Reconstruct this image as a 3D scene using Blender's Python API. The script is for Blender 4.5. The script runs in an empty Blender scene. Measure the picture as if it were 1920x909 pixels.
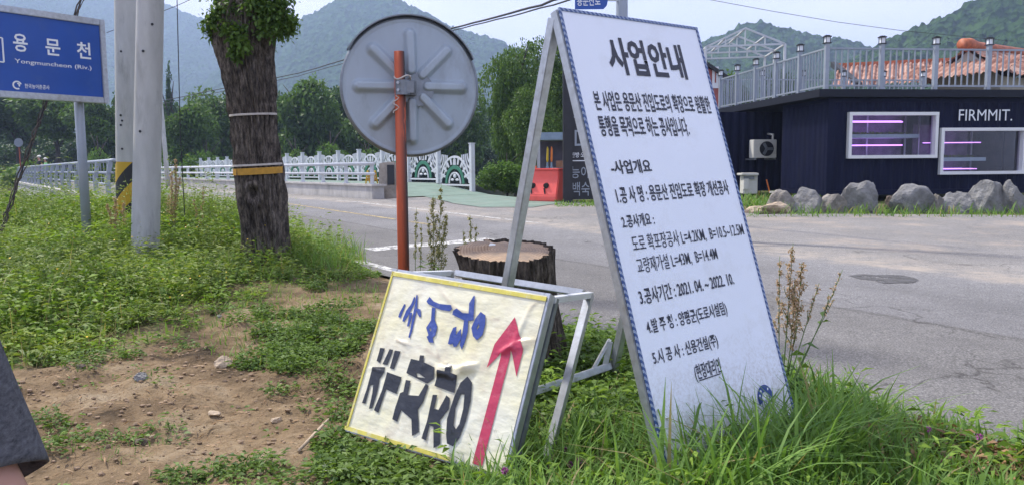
import bpy, bmesh, math, random
import numpy as np
from mathutils import Vector, Matrix
from mathutils.geometry import tessellate_polygon

sc = bpy.context.scene
COL = sc.collection
random.seed(7)
rng = np.random.default_rng(11)
PI = math.pi

# ------------------------------------------------------------------ camera, world, sun, exposure
F_PX = 1440.0
CX, CY = 960.0, 454.5
PITCH = math.atan((454.5 - 313) / F_PX)
ROLL = math.radians(0.5)
CAM = np.array([0.0, 0.0, 1.3])
_r0 = np.array([1.0, 0, 0]); _u0 = np.array([0, math.sin(PITCH), math.cos(PITCH)])
FW = np.array([0, math.cos(PITCH), -math.sin(PITCH)])
RT = _r0 * math.cos(ROLL) - _u0 * math.sin(ROLL)
UP = _u0 * math.cos(ROLL) + _r0 * math.sin(ROLL)
cd = bpy.data.cameras.new('camera'); cam = bpy.data.objects.new('camera', cd); COL.objects.link(cam)
cd.sensor_width = 36; cd.lens = 27.0; cd.clip_start = 0.05; cd.clip_end = 6000
m = Matrix(((RT[0], UP[0], -FW[0], CAM[0]), (RT[1], UP[1], -FW[1], CAM[1]), (RT[2], UP[2], -FW[2], CAM[2]), (0, 0, 0, 1)))
cam.matrix_world = m
sc.camera = cam

SUN = np.array([-0.50, 0.30, 0.81]); SUN /= np.linalg.norm(SUN)
w = bpy.data.worlds.new('World'); sc.world = w; w.use_nodes = True
nt = w.node_tree; nt.nodes.clear()
sky = nt.nodes.new('ShaderNodeTexSky'); sky.sky_type = 'NISHITA'; sky.sun_disc = False
sky.sun_elevation = math.asin(SUN[2]); sky.sun_rotation = math.atan2(SUN[0], SUN[1])
sky.air_density = 1.0; sky.dust_density = 2.5; sky.ozone_density = 1.5
tc = nt.nodes.new('ShaderNodeTexCoord'); mp = nt.nodes.new('ShaderNodeMapping'); mp.inputs['Scale'].default_value = (1, 1, 3.2)
nz = nt.nodes.new('ShaderNodeTexNoise'); nz.inputs['Scale'].default_value = 1.7; nz.inputs['Detail'].default_value = 6
cr = nt.nodes.new('ShaderNodeValToRGB'); cr.color_ramp.elements[0].position = .36; cr.color_ramp.elements[1].position = .70
cr.color_ramp.elements[0].color = (.32, .32, .32, 1); cr.color_ramp.elements[1].color = (1, 1, 1, 1)
mx = nt.nodes.new('ShaderNodeMix'); mx.data_type = 'RGBA'; mx.inputs[7].default_value = (9.5, 9.4, 11.4, 1)
bg = nt.nodes.new('ShaderNodeBackground'); bg.inputs[1].default_value = 0.083
wo = nt.nodes.new('ShaderNodeOutputWorld')
L = nt.links.new
L(tc.outputs['Generated'], mp.inputs[0]); L(mp.outputs[0], nz.inputs[0]); L(nz.outputs[0], cr.inputs[0])
L(cr.outputs[0], mx.inputs[0]); L(sky.outputs[0], mx.inputs[6]); L(mx.outputs[2], bg.inputs[0]); L(bg.outputs[0], wo.inputs[0])
sl = bpy.data.lights.new('sun', 'SUN'); sl.energy = 3.2; sl.angle = math.radians(2.6); sl.color = (1, .95, .87)
so = bpy.data.objects.new('sun', sl); COL.objects.link(so); so.location = (-20, 10, 40)
so.rotation_euler = Vector(SUN).to_track_quat('Z', 'Y').to_euler()
sc.view_settings.view_transform = 'Standard'; sc.view_settings.look = 'None'
sc.view_settings.exposure = 0.85; sc.view_settings.gamma = 1.0; sc.view_settings.use_curve_mapping = False
sc.cycles.max_bounces = 8; sc.cycles.transparent_max_bounces = 16; sc.cycles.volume_bounces = 1

# ------------------------------------------------------------------ where a sight line meets the place
def ray(u, v):
    return FW + RT * (u - CX) / F_PX - UP * (v - CY) / F_PX
def at(u, v, Y):
    d = ray(u, v); return CAM + d * (Y / d[1])
P0 = np.array([-13.75, 26.6]); DR = np.array([-.58, .815]); DR /= np.linalg.norm(DR); NR = np.array([DR[1], -DR[0]])
def to_as(x, y):
    rx, ry = x - P0[0], y - P0[1]
    return rx * DR[0] + ry * DR[1], rx * NR[0] + ry * NR[1]
def from_as(a, s):
    return P0[0] + DR[0] * a + NR[0] * s, P0[1] + DR[1] * a + NR[1] * s
def sstep(e0, e1, x):
    t = np.clip((x - e0) / (e1 - e0), 0, 1); return t * t * (3 - 2 * t)
def zroad(x, y):
    return .02 * (np.clip(y, 4, 21.5) - 4)
_H = rng.random((256, 256))
def vnoise(x, y):
    xi, yi = np.floor(x).astype(int), np.floor(y).astype(int)
    fx, fy = x - xi, y - yi; fx = fx * fx * (3 - 2 * fx); fy = fy * fy * (3 - 2 * fy)
    g = lambda i, j: _H[i % 256, j % 256]
    return (g(xi, yi) * (1 - fx) + g(xi + 1, yi) * fx) * (1 - fy) + (g(xi, yi + 1) * (1 - fx) + g(xi + 1, yi + 1) * fx) * fy
def fbm(x, y, o=4):
    s = 0; a = .5
    for i in range(o):
        s = s + a * vnoise(x * 2 ** i + 17 * i, y * 2 ** i + 31 * i); a *= .5
    return s
def zground(x, y):
    x = np.asarray(x, float); y = np.asarray(y, float)
    a, s = to_as(x, y)
    zr = zroad(x, y)
    edge = -.42 + .16 * (fbm(a * 1.5, s * 0 + 3.3) - .5)
    ver = zr + .145 + .20 * np.exp(-((x + 5.4) ** 2 / 7 + (y - 11.0) ** 2 / 3.5))
    near = np.exp(-((x + .8) ** 2 / 30 + (y - 4.5) ** 2 / 30))
    ver = ver + near * (.16 * (fbm(x * 1.1, y * 1.1) - .47) + .11 * (fbm(x * 3.6 + 9, y * 3.6) - .47) + .05 * (fbm(x * 12, y * 12, 3) - .45))
    t = sstep(0, .55, edge - s)
    z = (zr - .035) * (1 - t) + ver * t
    z = z - .02 * sstep(6.0, 7.0, s)
    ch = sstep(-9, 2.5, a) * (1 - sstep(44, 54, a)) * (1 - sstep(300, 400, np.abs(s)))
    z = z * (1 - ch) + (-2.7) * ch
    return z
def hit(u, v):
    d = ray(u, v); t = .5
    for i in range(4000):
        p = CAM + d * t
        if p[2] <= float(zground(p[0], p[1])): break
        t *= 1.002
    return CAM + d * t
def road_hit(u, v, dz=0.0):
    d = ray(u, v); z = .1
    for i in range(30):
        p = CAM + d * ((z + dz - CAM[2]) / d[2]); z = float(zroad(p[0], p[1]))
    return CAM + d * ((z + dz - CAM[2]) / d[2])

# ------------------------------------------------------------------ materials
def new_mat(name):
    mt = bpy.data.materials.new(name); mt.use_nodes = True
    return mt, mt.node_tree, mt.node_tree.nodes['Principled BSDF']
def N(nt, t, **kw):
    n = nt.nodes.new(t)
    for k, v in kw.items(): setattr(n, k, v)
    return n
def noise(nt, scale, detail=5, rough=.6, vec=None, stretch=None, coord='Object'):
    tc = N(nt, 'ShaderNodeTexCoord'); out = tc.outputs[coord]
    if stretch:
        mp = N(nt, 'ShaderNodeMapping'); mp.inputs['Scale'].default_value = stretch; nt.links.new(out, mp.inputs[0]); out = mp.outputs[0]
    n = N(nt, 'ShaderNodeTexNoise'); n.inputs['Scale'].default_value = scale; n.inputs['Detail'].default_value = detail; n.inputs['Roughness'].default_value = rough
    nt.links.new(out, n.inputs['Vector']); return n.outputs['Fac']
def ramp(nt, fac, stops):
    r = N(nt, 'ShaderNodeValToRGB'); e = r.color_ramp.elements
    while len(e) > 1: e.remove(e[-1])
    for i, (p, c) in enumerate(stops):
        el = e[0] if i == 0 else e.new(p)
        el.position = p; el.color = (*c, 1) if len(c) == 3 else c
    nt.links.new(fac, r.inputs[0]); return r.outputs['Color']
def mixc(nt, fac, a, b, mode='MIX'):
    n = N(nt, 'ShaderNodeMix', data_type='RGBA', blend_type=mode)
    for i, x in ((0, fac), (6, a), (7, b)):
        if hasattr(x, 'is_linked') or hasattr(x, 'links'): nt.links.new(x, n.inputs[i])
        elif i == 0: n.inputs[0].default_value = x
        else: n.inputs[i].default_value = (*x, 1)
    return n.outputs[2]
def math_n(nt, op, a, b=None):
    n = N(nt, 'ShaderNodeMath', operation=op)
    for i, x in enumerate((a, b)):
        if x is None: continue
        if hasattr(x, 'links'): nt.links.new(x, n.inputs[i])
        else: n.inputs[i].default_value = x
    return n.outputs[0]
def bump(nt, b, h, strength=.3, dist=.01):
    n = N(nt, 'ShaderNodeBump'); n.inputs['Strength'].default_value = strength; n.inputs['Distance'].default_value = dist
    nt.links.new(h, n.inputs['Height']); nt.links.new(n.outputs[0], b.inputs['Normal'])
def M(name, col, rough=.6, metal=0, var=.18, scale=6, bmp=0, bscale=40, bdist=.005, dirt=None, dirt_amt=.5, dscale=3, stretch=None, spec=.5):
    mt, nt, b = new_mat(name)
    b.inputs['Roughness'].default_value = rough; b.inputs['Metallic'].default_value = metal; b.inputs['Specular IOR Level'].default_value = spec
    f = noise(nt, scale, stretch=stretch)
    c = ramp(nt, f, [(.3, [x * (1 - var) for x in col]), (.7, [min(1, x * (1 + var)) for x in col])])
    if dirt:
        g = ramp(nt, noise(nt, dscale, 7, .7, stretch=stretch), [(.52, (0, 0, 0)), (.72, (dirt_amt,) * 3)])
        c = mixc(nt, g, c, dirt)
    nt.links.new(c, b.inputs['Base Color'])
    if bmp: bump(nt, b, noise(nt, bscale, 6, .65, stretch=stretch), bmp, bdist)
    return mt
def leaf_mat(name, c0, c1, trans=.35, dry=None):
    mt, nt, b = new_mat(name)
    at_ = N(nt, 'ShaderNodeAttribute', attribute_name='v')
    stops = [(0, c0), (.85, c1)] + ([(1, dry)] if dry else [])
    c = ramp(nt, at_.outputs['Fac'], stops)
    nt.links.new(c, b.inputs['Base Color']); b.inputs['Roughness'].default_value = .55; b.inputs['Specular IOR Level'].default_value = .3
    tr = N(nt, 'ShaderNodeBsdfTranslucent')
    c2 = mixc(nt, 1.0, c, (1.0, 1.0, .55), 'MULTIPLY'); nt.links.new(c2, tr.inputs[0])
    ms = N(nt, 'ShaderNodeMixShader'); ms.inputs[0].default_value = trans
    nt.links.new(b.outputs[0], ms.inputs[1]); nt.links.new(tr.outputs[0], ms.inputs[2])
    nt.links.new(ms.outputs[0], nt.nodes['Material Output'].inputs[0]); return mt

MT = {}
MT['galv'] = M('galvanised steel', (.46, .48, .50), .42, .75, .15, 30, .15, 60, .001, (.30, .27, .24), .5, 14)
MT['white_metal'] = M('white painted metal', (.58, .60, .62), .45, 0, .06, 5, 0, dirt=(.42, .38, .33), dirt_amt=.5, dscale=4)
MT['rail_grey'] = M('pale grey rail paint', (.29, .325, .37), .4, .2, .1, 4, dirt=(.3, .28, .26), dirt_amt=.4, dscale=2)
MT['green_paint'] = M('green paint', (.03, .17, .10), .5, 0, .15, 5)
MT['concrete'] = M('concrete', (.44, .42, .39), .85, 0, .2, 2.5, .4, 50, .006, (.2, .19, .17), .7, 1.3, (1, 1, .5))
MT['pole_concrete'] = M('spun concrete', (.46, .46, .44), .8, 0, .12, 9, .4, 70, .003, (.25, .25, .23), .8, 6, (1, 1, .25))
MT['board_white'] = M('board print', (.84, .87, .93), .38, 0, .03, 2, .25, 3, .02, (.60, .59, .55), .4, 4)
MT['ink'] = M('printed ink', (.018, .02, .035), .4, 0, .1)
MT['ink_blue'] = M('emblem blue', (.012, .05, .24), .4, 0, .1)
MT['sign_blue'] = M('road sign blue', (.012, .075, .36), .35, 0, .12, 2, dirt=(.05, .11, .3), dirt_amt=.5)
MT['sign_white'] = M('sign lettering white', (.78, .80, .82), .4, 0, .04)
MT['navy'] = M('navy container paint', (.0040, .0060, .026), .6, 0, .2, 2, .1, 12, .004, (.011, .013, .028), .6, 1.5, (1, 1, .3), spec=.15)
MT['navy_dark'] = M('navy fascia paint', (.012, .014, .022), .6, 0, .15, 2, spec=.2)
MT['frame_white'] = M('window frame white', (.75, .75, .74), .45, 0, .04)
MT['inside'] = M('dark interior', (.085, .075, .10), .7, 0, .3, 3)
MT['added_glow_catcher'] = M('added glow catcher', (.16, .14, .18), .6, 0, .5, 3)  # for the panel added behind the shelves to pick up lamp glow
MT['shelf'] = M('shelf tray', (.55, .65, .68), .4, 0, .08)
MT['black'] = M('black metal', (.012, .012, .016), .5, 0, .3)
MT['rubber'] = M('black rubber', (.02, .02, .02), .8, 0, .2)
MT['plastic_white'] = M('off white casing', (.62, .61, .56), .5, 0, .06, 4, dirt=(.3, .28, .24), dirt_amt=.4)
MT['red_plastic'] = M('red plastic', (.85, .11, .085), .42, 0, .12, 3, dirt=(.4, .12, .1), dirt_amt=.4)
MT['orange_plastic'] = M('orange plastic', (.75, .2, .03), .45, 0, .1)
MT['yellow'] = M('yellow paint', (.62, .42, .02), .5, 0, .12, 9)
MT['tape'] = M('yellow tape', (.64, .56, .10), .4, 0, .15, 30, dirt=(.66, .63, .48), dirt_amt=1.0, dscale=24)
MT['band'] = M('ochre band', (.46, .24, .02), .6, 0, .2, 20)
MT['string'] = M('pale twine', (.5, .45, .4), .8, 0, .15, 30)
MT['rock'] = M('granite', (.235, .23, .22), .9, 0, .4, 4, 1.0, 7, .08, (.10, .095, .085), .75, 2.2)
MT['rock_tan'] = M('tan granite', (.27, .245, .21), .9, 0, .4, 4, 1.0, 7, .08, (.12, .11, .095), .75, 2.2)
MT['sandstone'] = M('sandy stone', (.46, .36, .25), .85, 0, .25, 4, .7, 14, .03)
MT['dark_stone'] = M('brown stone', (.13, .10, .075), .85, 0, .3, 6, .7, 14, .03)
MT['stone'] = M('monument stone', (.33, .29, .24), .8, 0, .3, 5, .6, 22, .012)
MT['bark_far'] = M('tree bark', (.055, .045, .035), .9, 0, .3, 6)
MT['twig'] = M('twig', (.10, .085, .05), .8, 0, .2)
MT['stem_green'] = M('green stem', (.10, .16, .04), .6, 0, .2)
MT['wire'] = M('black cable', (.02, .02, .022), .6, 0, .2)
MT['vine'] = M('dead vine', (.075, .06, .05), .9, 0, .4, 30)
MT['skin'] = M('skin', (.52, .27, .20), .5, 0, .06, 8)
MT['hair'] = M('hair', (.015, .012, .01), .5, 0, .2)
MT['cloth_black'] = M('black cloth', (.015, .016, .02), .85, 0, .2)
MT['cloth_vest'] = M('safety vest', (.25, .62, .22), .7, 0, .1)
MT['trousers'] = M('trousers', (.05, .055, .075), .85, 0, .15, 30)
MT['shoe'] = M('shoe', (.05, .05, .055), .6, 0, .2)
MT['hat'] = M('pale cap', (.7, .68, .6), .6, 0, .1)
MT['wall_white'] = M('plaster', (.40, .37, .31), .8, 0, .1, 2, dirt=(.35, .33, .3), dirt_amt=.5)
MT['wall_red'] = M('red wall', (.36, .10, .08), .7, 0, .15, 3)
MT['roof_dark'] = M('dark roof', (.03, .033, .04), .7, 0, .2, 3)
MT['canvas_blue'] = M('blue grey canopy', (.22, .29, .37), .7, 0, .1)
MT['wood'] = M('counter wood', (.26, .12, .06), .6, 0, .25, 8)
MT['plaque'] = M('black granite plaque', (.02, .022, .028), .25, 0, .2)
MT['paper'] = M('torn foam', (.7, .7, .66), .7, 0, .1, 20, .4, 30, .01)
MT['water'] = M('river water', (.03, .05, .04), .08, 0, .2, 1, .3, 3, .03)
MT['clover'] = M('clover bloom', (.36, .06, .28), .6, 0, .3, 60)

# heather jersey of the sleeve
mt, nt, b = new_mat('heather jersey'); MT['jersey'] = mt
c = ramp(nt, noise(nt, 160, 4, .75, stretch=(.45, .45, 1.3)), [(.3, (.05, .05, .057)), (.7, (.15, .15, .165))])
nt.links.new(c, b.inputs['Base Color']); b.inputs['Roughness'].default_value = .95; b.inputs['Specular IOR Level'].default_value = .1
bump(nt, b, noise(nt, 500, 2), .25, .0012)
mt = MT['board_white']; nt = mt.node_tree; b = nt.nodes['Principled BSDF']; src = b.inputs['Base Color'].links[0].from_socket
tc = N(nt, 'ShaderNodeTexCoord'); sx = N(nt, 'ShaderNodeSeparateXYZ'); nt.links.new(tc.outputs['Object'], sx.inputs[0])
low = ramp(nt, math_n(nt, 'ADD', sx.outputs[2], math_n(nt, 'MULTIPLY', math_n(nt, 'SUBTRACT', noise(nt, 11, 6, .7), .5), .5)), [(.10, (.7, .7, .7)), (.42, (0, 0, 0))])
nt.links.new(mixc(nt, mixc(nt, 1.0, low, ramp(nt, noise(nt, 60, 4, .8), [(.42, (0, 0, 0)), (.62, (1, 1, 1))]), 'MULTIPLY'), src, (.42, .38, .31)), b.inputs['Base Color'])
# rope-like blue/white border
mt, nt, b = new_mat('striped border'); MT['border'] = mt
tc = N(nt, 'ShaderNodeTexCoord'); sx = N(nt, 'ShaderNodeSeparateXYZ'); nt.links.new(tc.outputs['Object'], sx.inputs[0])
sm = math_n(nt, 'ADD', sx.outputs[0], sx.outputs[2]); fr = math_n(nt, 'FRACT', math_n(nt, 'MULTIPLY', sm, 40.0))
st = math_n(nt, 'GREATER_THAN', fr, .52)
nt.links.new(mixc(nt, st, (.03, .07, .22), (.26, .32, .45)), b.inputs['Base Color']); b.inputs['Roughness'].default_value = .4
# black/yellow hazard band
mt, nt, b = new_mat('hazard stripes'); MT['hazard'] = mt
tc = N(nt, 'ShaderNodeTexCoord'); sx = N(nt, 'ShaderNodeSeparateXYZ'); nt.links.new(tc.outputs['Object'], sx.inputs[0])
sm = math_n(nt, 'SUBTRACT', math_n(nt, 'MULTIPLY', sx.outputs[2], 2.15), math_n(nt, 'MULTIPLY', sx.outputs[0], 2.4)); fr = math_n(nt, 'FRACT', math_n(nt, 'ADD', sm, .28))
st = math_n(nt, 'GREATER_THAN', fr, .5)
nt.links.new(mixc(nt, st, (.55, .34, .02), (.022, .022, .025)), b.inputs['Base Color']); b.inputs['Roughness'].default_value = .55
# orange rusty pole
mt, nt, b = new_mat('orange pole paint'); MT['orange_pole'] = mt
g = ramp(nt, noise(nt, 14, 8, .7, stretch=(1.6, 1.6, .22)), [(.36, (0, 0, 0)), (.46, (1, 1, 1))])
tc = N(nt, 'ShaderNodeTexCoord'); sx = N(nt, 'ShaderNodeSeparateXYZ'); nt.links.new(tc.outputs['Object'], sx.inputs[0])
side = ramp(nt, math_n(nt, 'ADD', math_n(nt, 'MULTIPLY', sx.outputs[0], 14.0), .42), [(.35, (.06, .06, .06)), (.9, (1, 1, 1))])
g2 = mixc(nt, 1.0, g, side, 'MULTIPLY')
nt.links.new(mixc(nt, g2, (.52, .10, .035), (.028, .02, .018)), b.inputs['Base Color']); b.inputs['Roughness'].default_value = .6
# mirror back
MT['mirror_back'] = M('mirror back plastic', (.35, .405, .45), .5, .1, .08, 3, .05, 40, .001, (.22, .235, .245), .75, 4, (1, 1, .4))
MT['bracket'] = M('bracket steel', (.22, .24, .26), .5, .7, .2, 20)
# bark
def bark(name, c0, c1, moss=None):
    mt, nt, b = new_mat(name)
    f = noise(nt, 17, 9, .78, stretch=(1.7, 1.7, .52))
    c = ramp(nt, f, [(.40, c0), (.5, [x * .72 + y * .28 for x, y in zip(c0, c1)]), (.66, c1)])
    if moss: c = mixc(nt, ramp(nt, noise(nt, 5, 5), [(.55, (0, 0, 0)), (.75, (.6, .6, .6))]), c, moss)
    nt.links.new(c, b.inputs['Base Color']); b.inputs['Roughness'].default_value = .95; b.inputs['Specular IOR Level'].default_value = .15
    bump(nt, b, f, .9, .03); return mt
MT['bark'] = bark('fissured bark', (.042, .036, .031), (.34, .285, .235))
MT['bark_stump'] = bark('stump bark', (.035, .03, .026), (.24, .20, .165))
mt, nt, b = new_mat('cut wood'); MT['cut_wood'] = mt
tc = N(nt, 'ShaderNodeTexCoord'); wv = N(nt, 'ShaderNodeTexWave', wave_type='RINGS', rings_direction='Z'); wv.inputs['Scale'].default_value = 18; wv.inputs['Distortion'].default_value = 3
nt.links.new(tc.outputs['Object'], wv.inputs[0])
c = ramp(nt, wv.outputs['Fac'], [(0, (.30, .195, .12)), (1, (.45, .32, .21))])
c = mixc(nt, ramp(nt, noise(nt, 9, 6), [(.40, (0, 0, 0)), (.66, (.9, .9, .9))]), c, (.23, .175, .13))
nt.links.new(c, b.inputs['Base Color']); b.inputs['Roughness'].default_value = .85
bump(nt, b, noise(nt, 30, 5), .5, .006)
# crinkled film sign face
mt, nt, b = new_mat('cream sheet under film'); MT['cream'] = mt
c = ramp(nt, noise(nt, 3.2, 6, .6), [(.3, (.74, .68, .38)), (.5, (.78, .75, .55)), (.72, (.80, .79, .68))])
c = mixc(nt, ramp(nt, noise(nt, 7, 7, .7), [(.48, (0, 0, 0)), (.72, (.7, .7, .7))]), c, (.56, .48, .34))
nt.links.new(c, b.inputs['Base Color']); b.inputs['Roughness'].default_value = .32; b.inputs['Coat Weight'].default_value = .35; b.inputs['Coat Roughness'].default_value = .12
bump(nt, b, noise(nt, 8, 4, .5, stretch=(1, 1, 1.8)), .6, .016)
at_ = N(nt, 'ShaderNodeAttribute', attribute_name='v')
nt.links.new(mixc(nt, at_.outputs['Fac'], c, (.50, .41, .30)), b.inputs['Base Color'])
def film_ink(name, col, fade):
    mt, nt, b = new_mat(name)
    c = mixc(nt, ramp(nt, noise(nt, 22, 6, .7), [(.55, (0, 0, 0)), (.72, (.55, .55, .55))]), col, fade)
    nt.links.new(c, b.inputs['Base Color']); b.inputs['Roughness'].default_value = .35; b.inputs['Coat Weight'].default_value = .3; b.inputs['Coat Roughness'].default_value = .15
    bump(nt, b, noise(nt, 8, 4, .5, stretch=(1, 1, 1.8)), .6, .016); return mt
MT['film_blue'] = film_ink('blue brush paint', (.022, .055, .27), (.16, .2, .40))
MT['film_black'] = film_ink('black brush paint', (.010, .012, .017), (.05, .055, .065))
MT['film_red'] = film_ink('red brush paint', (.48, .026, .075), (.56, .17, .2))
MT['film_fold'] = M('folded film', (.66, .60, .50), .3, 0, .2, 18, .5, 30, .006, (.4, .32, .22), .6, 14)
# leaves
MT['leaf_far'] = leaf_mat('far foliage', (.026, .062, .015), (.13, .235, .042), .35)
MT['leaf_dark'] = leaf_mat('dark foliage', (.014, .040, .012), (.072, .15, .032), .3)
MT['leaf_bright'] = leaf_mat('bright foliage', (.035, .09, .015), (.16, .29, .04), .35)
MT['leaf_mid'] = leaf_mat('mid foliage', (.034, .082, .017), (.155, .26, .05), .35)
MT['weed'] = leaf_mat('weed leaves', (.04, .11, .015), (.27, .41, .055), .4)
MT['weed_pale'] = leaf_mat('pale weed leaves', (.06, .115, .022), (.30, .38, .075), .4)
MT['herb'] = leaf_mat('low herb leaves', (.032, .08, .016), (.17, .27, .05), .35)
MT['grass'] = leaf_mat('grass blades', (.065, .165, .032), (.30, .47, .10), .45, (.34, .29, .13))
MT['grass_pale'] = leaf_mat('pale grass blades', (.075, .14, .025), (.33, .43, .085), .4, (.42, .36, .18))
MT['seed_brown'] = leaf_mat('dock seeds brown', (.34, .22, .13), (.60, .43, .28), .3)
MT['seed_pale'] = leaf_mat('dock seeds pale', (.17, .17, .05), (.36, .33, .13), .25)
MT['dry'] = leaf_mat('dry leaf litter', (.13, .075, .035), (.36, .22, .11), .15)
# asphalt
def asphalt(name, base, speck, sand_edges=None):
    mt, nt, b = new_mat(name)
    big = noise(nt, .55, 6, .6); fine = noise(nt, 75, 3, .8); mid = noise(nt, 9, 6, .7)
    c = ramp(nt, fine, [(.30, [x * .50 for x in base]), (.5, base), (.72, speck)])
    c = mixc(nt, 1.0, c, ramp(nt, big, [(.3, (.82, .82, .82)), (.7, (1.12, 1.12, 1.12))]), 'MULTIPLY')
    c = mixc(nt, 1.0, c, ramp(nt, mid, [(.3, (.86, .86, .86)), (.7, (1.1, 1.1, 1.1))]), 'MULTIPLY')
    nt.links.new(c, b.inputs['Base Color']); b.inputs['Roughness'].default_value = .88; b.inputs['Specular IOR Level'].default_value = .25
    bump(nt, b, fine, .5, .006); return mt, nt, b, c
MT['asphalt'], nt, b, c = asphalt('worn asphalt', (.215, .208, .20), (.46, .445, .425))
# two lanes: the near one coarser; sand along the edge line and the joint between lanes
tc = N(nt, 'ShaderNodeTexCoord'); dp = N(nt, 'ShaderNodeVectorMath', operation='DOT_PRODUCT'); dp.inputs[1].default_value = (NR[0], NR[1], 0)
nt.links.new(tc.outputs['Object'], dp.inputs[0]); off = float(P0 @ NR)
wob = math_n(nt, 'MULTIPLY', math_n(nt, 'SUBTRACT', noise(nt, .8, 5), .5), .28)
s_ = math_n(nt, 'ADD', math_n(nt, 'SUBTRACT', dp.outputs['Value'], off), wob)
lane = ramp(nt, math_n(nt, 'MULTIPLY', s_, .1), [(.192, (.70, .695, .69)), (.197, (.46, .45, .44)), (.202, (.78, .785, .81)), (.43, (.90, .91, .94)), (.48, (1.02, 1.0, .97))])
c = mixc(nt, 1.0, c, lane, 'MULTIPLY')
vo = N(nt, 'ShaderNodeTexVoronoi', feature='DISTANCE_TO_EDGE'); vo.inputs['Scale'].default_value = .55
wv = N(nt, 'ShaderNodeVectorMath', operation='ADD'); nzc = N(nt, 'ShaderNodeTexNoise'); nzc.inputs['Scale'].default_value = 1.6; nzc.inputs['Detail'].default_value = 7
nt.links.new(tc.outputs['Object'], nzc.inputs['Vector']); nt.links.new(tc.outputs['Object'], wv.inputs[0]); nt.links.new(nzc.outputs['Color'], wv.inputs[1]); nt.links.new(wv.outputs[0], vo.inputs['Vector'])
crk = ramp(nt, vo.outputs['Distance'], [(0, (.45, .44, .43)), (.010, (1, 1, 1))]); c = mixc(nt, ramp(nt, noise(nt, .5, 3), [(.48, (0, 0, 0)), (.58, (1, 1, 1))]), c, mixc(nt, 1.0, c, crk, 'MULTIPLY'))
trk = ramp(nt, math_n(nt, 'MULTIPLY', s_, .1), [(.03, (1, 1, 1)), (.07, (.90, .90, .90)), (.10, (1.02, 1.02, 1.02)), (.15, (.91, .91, .91)), (.18, (1, 1, 1)), (.27, (1, 1, 1)), (.31, (.93, .93, .93)), (.36, (1, 1, 1))]); c = mixc(nt, 1.0, c, trk, 'MULTIPLY')
sandm = ramp(nt, math_n(nt, 'MULTIPLY', s_, .1), [(.425, (0, 0, 0)), (.455, (.75, .75, .75)), (.50, (.55, .55, .55)), (.56, (0, 0, 0))])
sandn = ramp(nt, noise(nt, 2.2, 7, .75), [(.42, (0, 0, 0)), (.62, (1, 1, 1))])
c = mixc(nt, mixc(nt, 1.0, sandm, sandn, 'MULTIPLY'), c, (.40, .34, .27))
nt.links.new(c, b.inputs['Base Color'])
MT['apron'], nt, b, c = asphalt('pale apron asphalt', (.21, .20, .19), (.42, .40, .375))
g = ramp(nt, noise(nt, .7, 8, .7), [(.5, (0, 0, 0)), (.68, (.8, .8, .8))])
nt.links.new(mixc(nt, g, c, (.36, .30, .24)), b.inputs['Base Color'])
MT['patch'] = asphalt('dark asphalt patch', (.06, .058, .058), (.14, .135, .13))[0]
def worn(name, col, under, lo=.42, hi=.58, sc_=6):
    mt, nt, b = new_mat(name)
    f = ramp(nt, noise(nt, sc_, 8, .75), [(lo, (1, 1, 1)), (hi, (0, 0, 0))])
    tr = N(nt, 'ShaderNodeBsdfTransparent'); ms = N(nt, 'ShaderNodeMixShader')
    b.inputs['Base Color'].default_value = (*col, 1); b.inputs['Roughness'].default_value = .8
    nt.links.new(f, ms.inputs[0]); nt.links.new(tr.outputs[0], ms.inputs[1]); nt.links.new(b.outputs[0], ms.inputs[2])
    nt.links.new(ms.outputs[0], nt.nodes['Material Output'].inputs[0]); return mt
MT['line_white'] = worn('worn white marking', (.62, .61, .58), None, .44, .60, 11)
MT['line_yellow'] = worn('worn yellow marking', (.42, .33, .16), None, .42, .62, 7)
MT['green_path'] = M('green path surfacing', (.15, .215, .17), .85, 0, .2, 1.5, .3, 60, .004, (.26, .27, .22), .8, 1.2)
MT['patch_worn'] = worn('worn dark patch', (.085, .082, .08), None, .50, .62, 5)
MT['green_faint'] = worn('faded green surfacing', (.23, .27, .25), None, .38, .60, 2.5)
MT['gravel'] = worn('scattered gravel', (.26, .225, .185), None, .40, .80, 8)
# earth
mt, nt, b = new_mat('earth and turf'); MT['earth'] = mt
f1 = noise(nt, 2.1, 9, .66); f2 = noise(nt, 14, 8, .7); f3 = noise(nt, 70, 3, .7)
c = ramp(nt, f1, [(.33, (.070, .052, .034)), (.43, (.175, .124, .074)), (.54, (.27, .195, .116)), (.66, (.36, .285, .19))])
c = mixc(nt, 1.0, c, ramp(nt, f2, [(.3, (.60, .59, .57)), (.5, (1, 1, 1)), (.75, (1.2, 1.18, 1.14))]), 'MULTIPLY')
c = mixc(nt, ramp(nt, f3, [(.66, (0, 0, 0)), (.74, (.5, .5, .5))]), c, (.42, .37, .30))
geo = N(nt, 'ShaderNodeAttribute', attribute_name='turf')
tf = math_n(nt, 'ADD', geo.outputs['Fac'], math_n(nt, 'MULTIPLY', math_n(nt, 'SUBTRACT', f2, .5), .9))
tf = ramp(nt, tf, [(.45, (0, 0, 0)), (.75, (.85, .85, .85))])
c = mixc(nt, tf, c, ramp(nt, f2, [(.3, (.025, .05, .012)), (.7, (.085, .13, .03))]))
nt.links.new(c, b.inputs['Base Color']); b.inputs['Roughness'].default_value = .95; b.inputs['Specular IOR Level'].default_value = .1
h = math_n(nt, 'ADD', f2, math_n(nt, 'MULTIPLY', f3, .35)); bump(nt, b, h, .9, .035)
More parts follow.
